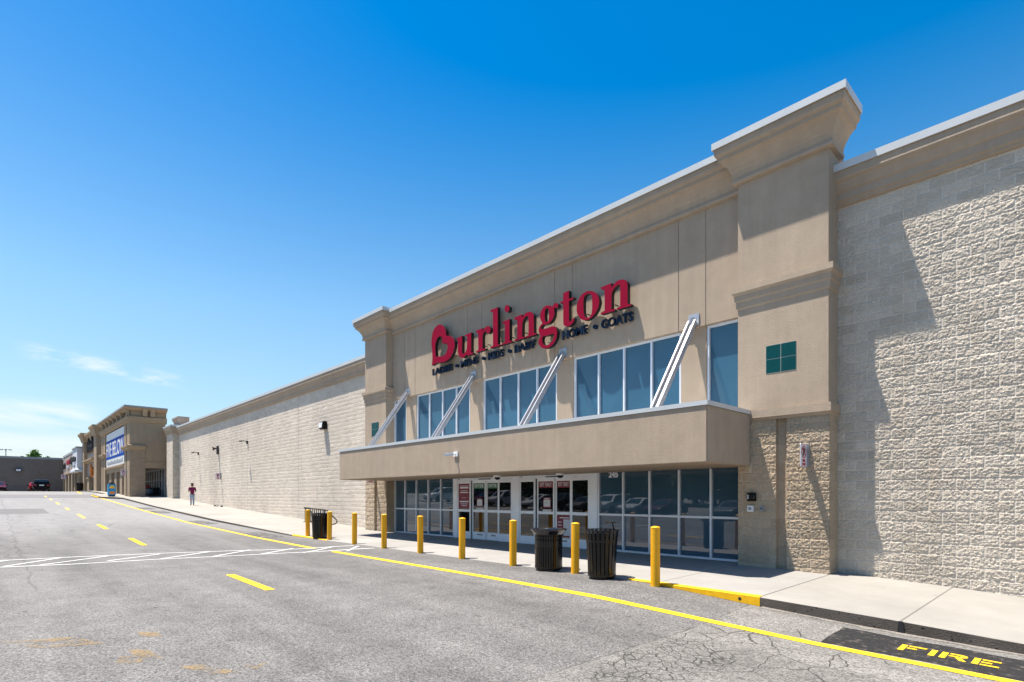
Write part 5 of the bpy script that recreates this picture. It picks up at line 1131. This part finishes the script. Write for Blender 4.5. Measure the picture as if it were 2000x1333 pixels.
# across the aisle, behind the photographer: what the shop glass mirrors
row = [('white pickup sized car mirrored in the left storefront glass','car_white','suv'),('silver car mirrored in the dark ENTER door glass','car_silver','sedan'),('black car mirrored in the dark EXIT door glass','car_black','suv'),('grey car mirrored in the right storefront glass','car_grey','sedan'),('silver sport utility car mirrored in the left storefront glass','car_silver','suv'),('dark red car mirrored in the right storefront glass','car_maroon','sedan')]
protos = [car('parked_car', *q, group='cars parked across the aisle') for q in row]
xx = -16.
for i in range(15):
    if i in (2,9,13): xx -= 2.8; continue
    j = [0,3,2,5,1,4,3,2,1,0,4,5,2,4,0][i]
    first = 'used' not in protos[j]
    c = protos[j] if first else copy_tree(protos[j])
    if first: protos[j]['used'] = 1
    place(c, (xx, -14.8+rnd.uniform(-.25,.25), gz(xx,-14.8)), R(90+rnd.uniform(-2,2)))
    mb = MB(); mb.prism([(-11.95,0),(-11.75,0),(-11.79,.14),(-11.91,.14)], xx-.85, xx+.85, 'x'); mb.v = [(p[0],p[1],p[2]+gz(xx,-12)) for p in mb.v]
    tag(mb.build('wheel_stop', M['walk']), 'concrete wheel stop in front of a car across the aisle', 'wheel stop', 'wheel stops across the aisle')
    xx -= 2.85
for q in protos:
    if 'used' in q: del q['used']
t0 = tree('background_tree', 'dense dark tree behind the parked cars, seen only mirrored in the shop glass', (-14,-46,-2.2), 12., 6.6, 21, 'foliage_dark', 3200, 1.1, 'trees across the parking lot', .46)
for i in range(1,22): place(copy_tree(t0), (-14-5.6*i, -44-8*(i%2)-rnd.uniform(0,3), -2.2), rnd.uniform(0,6)).scale = (1,1,rnd.uniform(.85,1.25))

# ------------------------------------------------------------------ sky, sun, camera
SUN_H = Vector((-.262,-.2,1.)).normalized()
el = math.asin(SUN_H.z); az = math.atan2(SUN_H.x, SUN_H.y)
w = bpy.data.worlds.new('World'); sc.world = w; w.use_nodes = True; nt = w.node_tree; nt.nodes.clear()
N = NT.__new__(NT); N.t = nt
outw = N.n('ShaderNodeOutputWorld'); bg = N.n('ShaderNodeBackground'); N.l(bg.outputs[0], outw.inputs[0]); bg.inputs[1].default_value = SKY_STRENGTH
sky = N.n('ShaderNodeTexSky', sky_type='NISHITA', sun_disc=False, sun_elevation=el, sun_rotation=az, altitude=200., air_density=1.0, dust_density=.8, ozone_density=2.5)
hs = N.n('ShaderNodeHueSaturation', {'Hue':SKY_HUE,'Saturation':SKY_SAT,'Value':1.,'Color':sky.outputs[0]})
tc = N.n('ShaderNodeTexCoord').outputs['Generated']; dx, dy, dz = N.xyz(tc)
N.l(N.rng(dz, .05, .75, .98, 1.60, True), hs.inputs['Saturation']); N.l(N.rng(dz, .12, .6, .480, .495), hs.inputs['Hue']); N.l(N.rng(dz, .0, .30, .70, 1.), hs.inputs['Value'])
nx = N.math('MAXIMUM', N.math('MULTIPLY', dx, -1.), .02); a = N.math('DIVIDE', dy, nx); e = N.math('DIVIDE', dz, nx)
back = N.rng(dx, -.25, -.5, 0., 1.)
vec = N.comb(N.math('MULTIPLY', a, 22.), N.math('MULTIPLY', e, 75.), 0.)
wis = N.noise(vec, 1., 6., .62); wis2 = N.noise(N.comb(N.math('MULTIPLY',a,9.), N.math('MULTIPLY',N.math('ADD',e,N.math('MULTIPLY',a,.12)),60.), 3.), 1., 6., .6)
def band(ec, slope, hw, a0, a1, fade, ns, lo, hi):
    d = N.math('ABSOLUTE', N.math('SUBTRACT', N.math('ADD', e, N.math('MULTIPLY', a, slope)), ec))
    m = N.rng(d, hw, hw*.25, 0., 1., True); m = N.math('MULTIPLY', m, N.math('MULTIPLY', N.rng(a, a0-fade, a0+fade*.5, 0., 1., True), N.rng(a, a1+fade, a1-fade*.5, 0., 1., True)))
    return N.math('MULTIPLY', m, N.rng(ns, lo, hi, 0., 1.))
c1_ = band(.2035, .10, .016, .045, .205, .03, wis, .40, .66)
c2_ = band(.112, .0, .030, -.6, .098, .03, wis2, .34, .62)
c3_ = band(.066, .0, .034, -.6, .115, .05, wis2, .22, .55)
cl = N.math('MULTIPLY', N.math('MAXIMUM', N.math('MULTIPLY', c1_, .6), N.math('MAXIMUM', N.math('MULTIPLY', c2_, .6), N.math('MULTIPLY', c3_, .55))), back)
N.l(N.mix(cl, hs.outputs[0], CLOUD), bg.inputs[0])
sl = bpy.data.lights.new('sun', 'SUN'); sl.energy = SUN_E; sl.angle = R(.53); sl.color = (1.,.93,.83)
so = bpy.data.objects.new('sun', sl); COL.objects.link(so); so.rotation_euler = (-SUN_H).to_track_quat('-Z','Y').to_euler(); so.location = (0,0,40)
cam = bpy.data.cameras.new('camera'); co = bpy.data.objects.new('camera', cam); COL.objects.link(co)
co.location = (0,0,G); co.rotation_euler = (R(90),0,R(46.7626)); cam.sensor_width = 36; cam.lens = 36*1079.45/2000; cam.shift_y = (971-666.5)/2000; cam.clip_end = 5000; cam.clip_start = .05
sc.camera = co
sc.view_settings.view_transform = 'Standard'; sc.view_settings.look = 'None'; sc.view_settings.exposure = EXPO; sc.view_settings.gamma = 1.; sc.view_settings.use_curve_mapping = False
sc.cycles.max_bounces = 8; sc.cycles.use_denoising = True
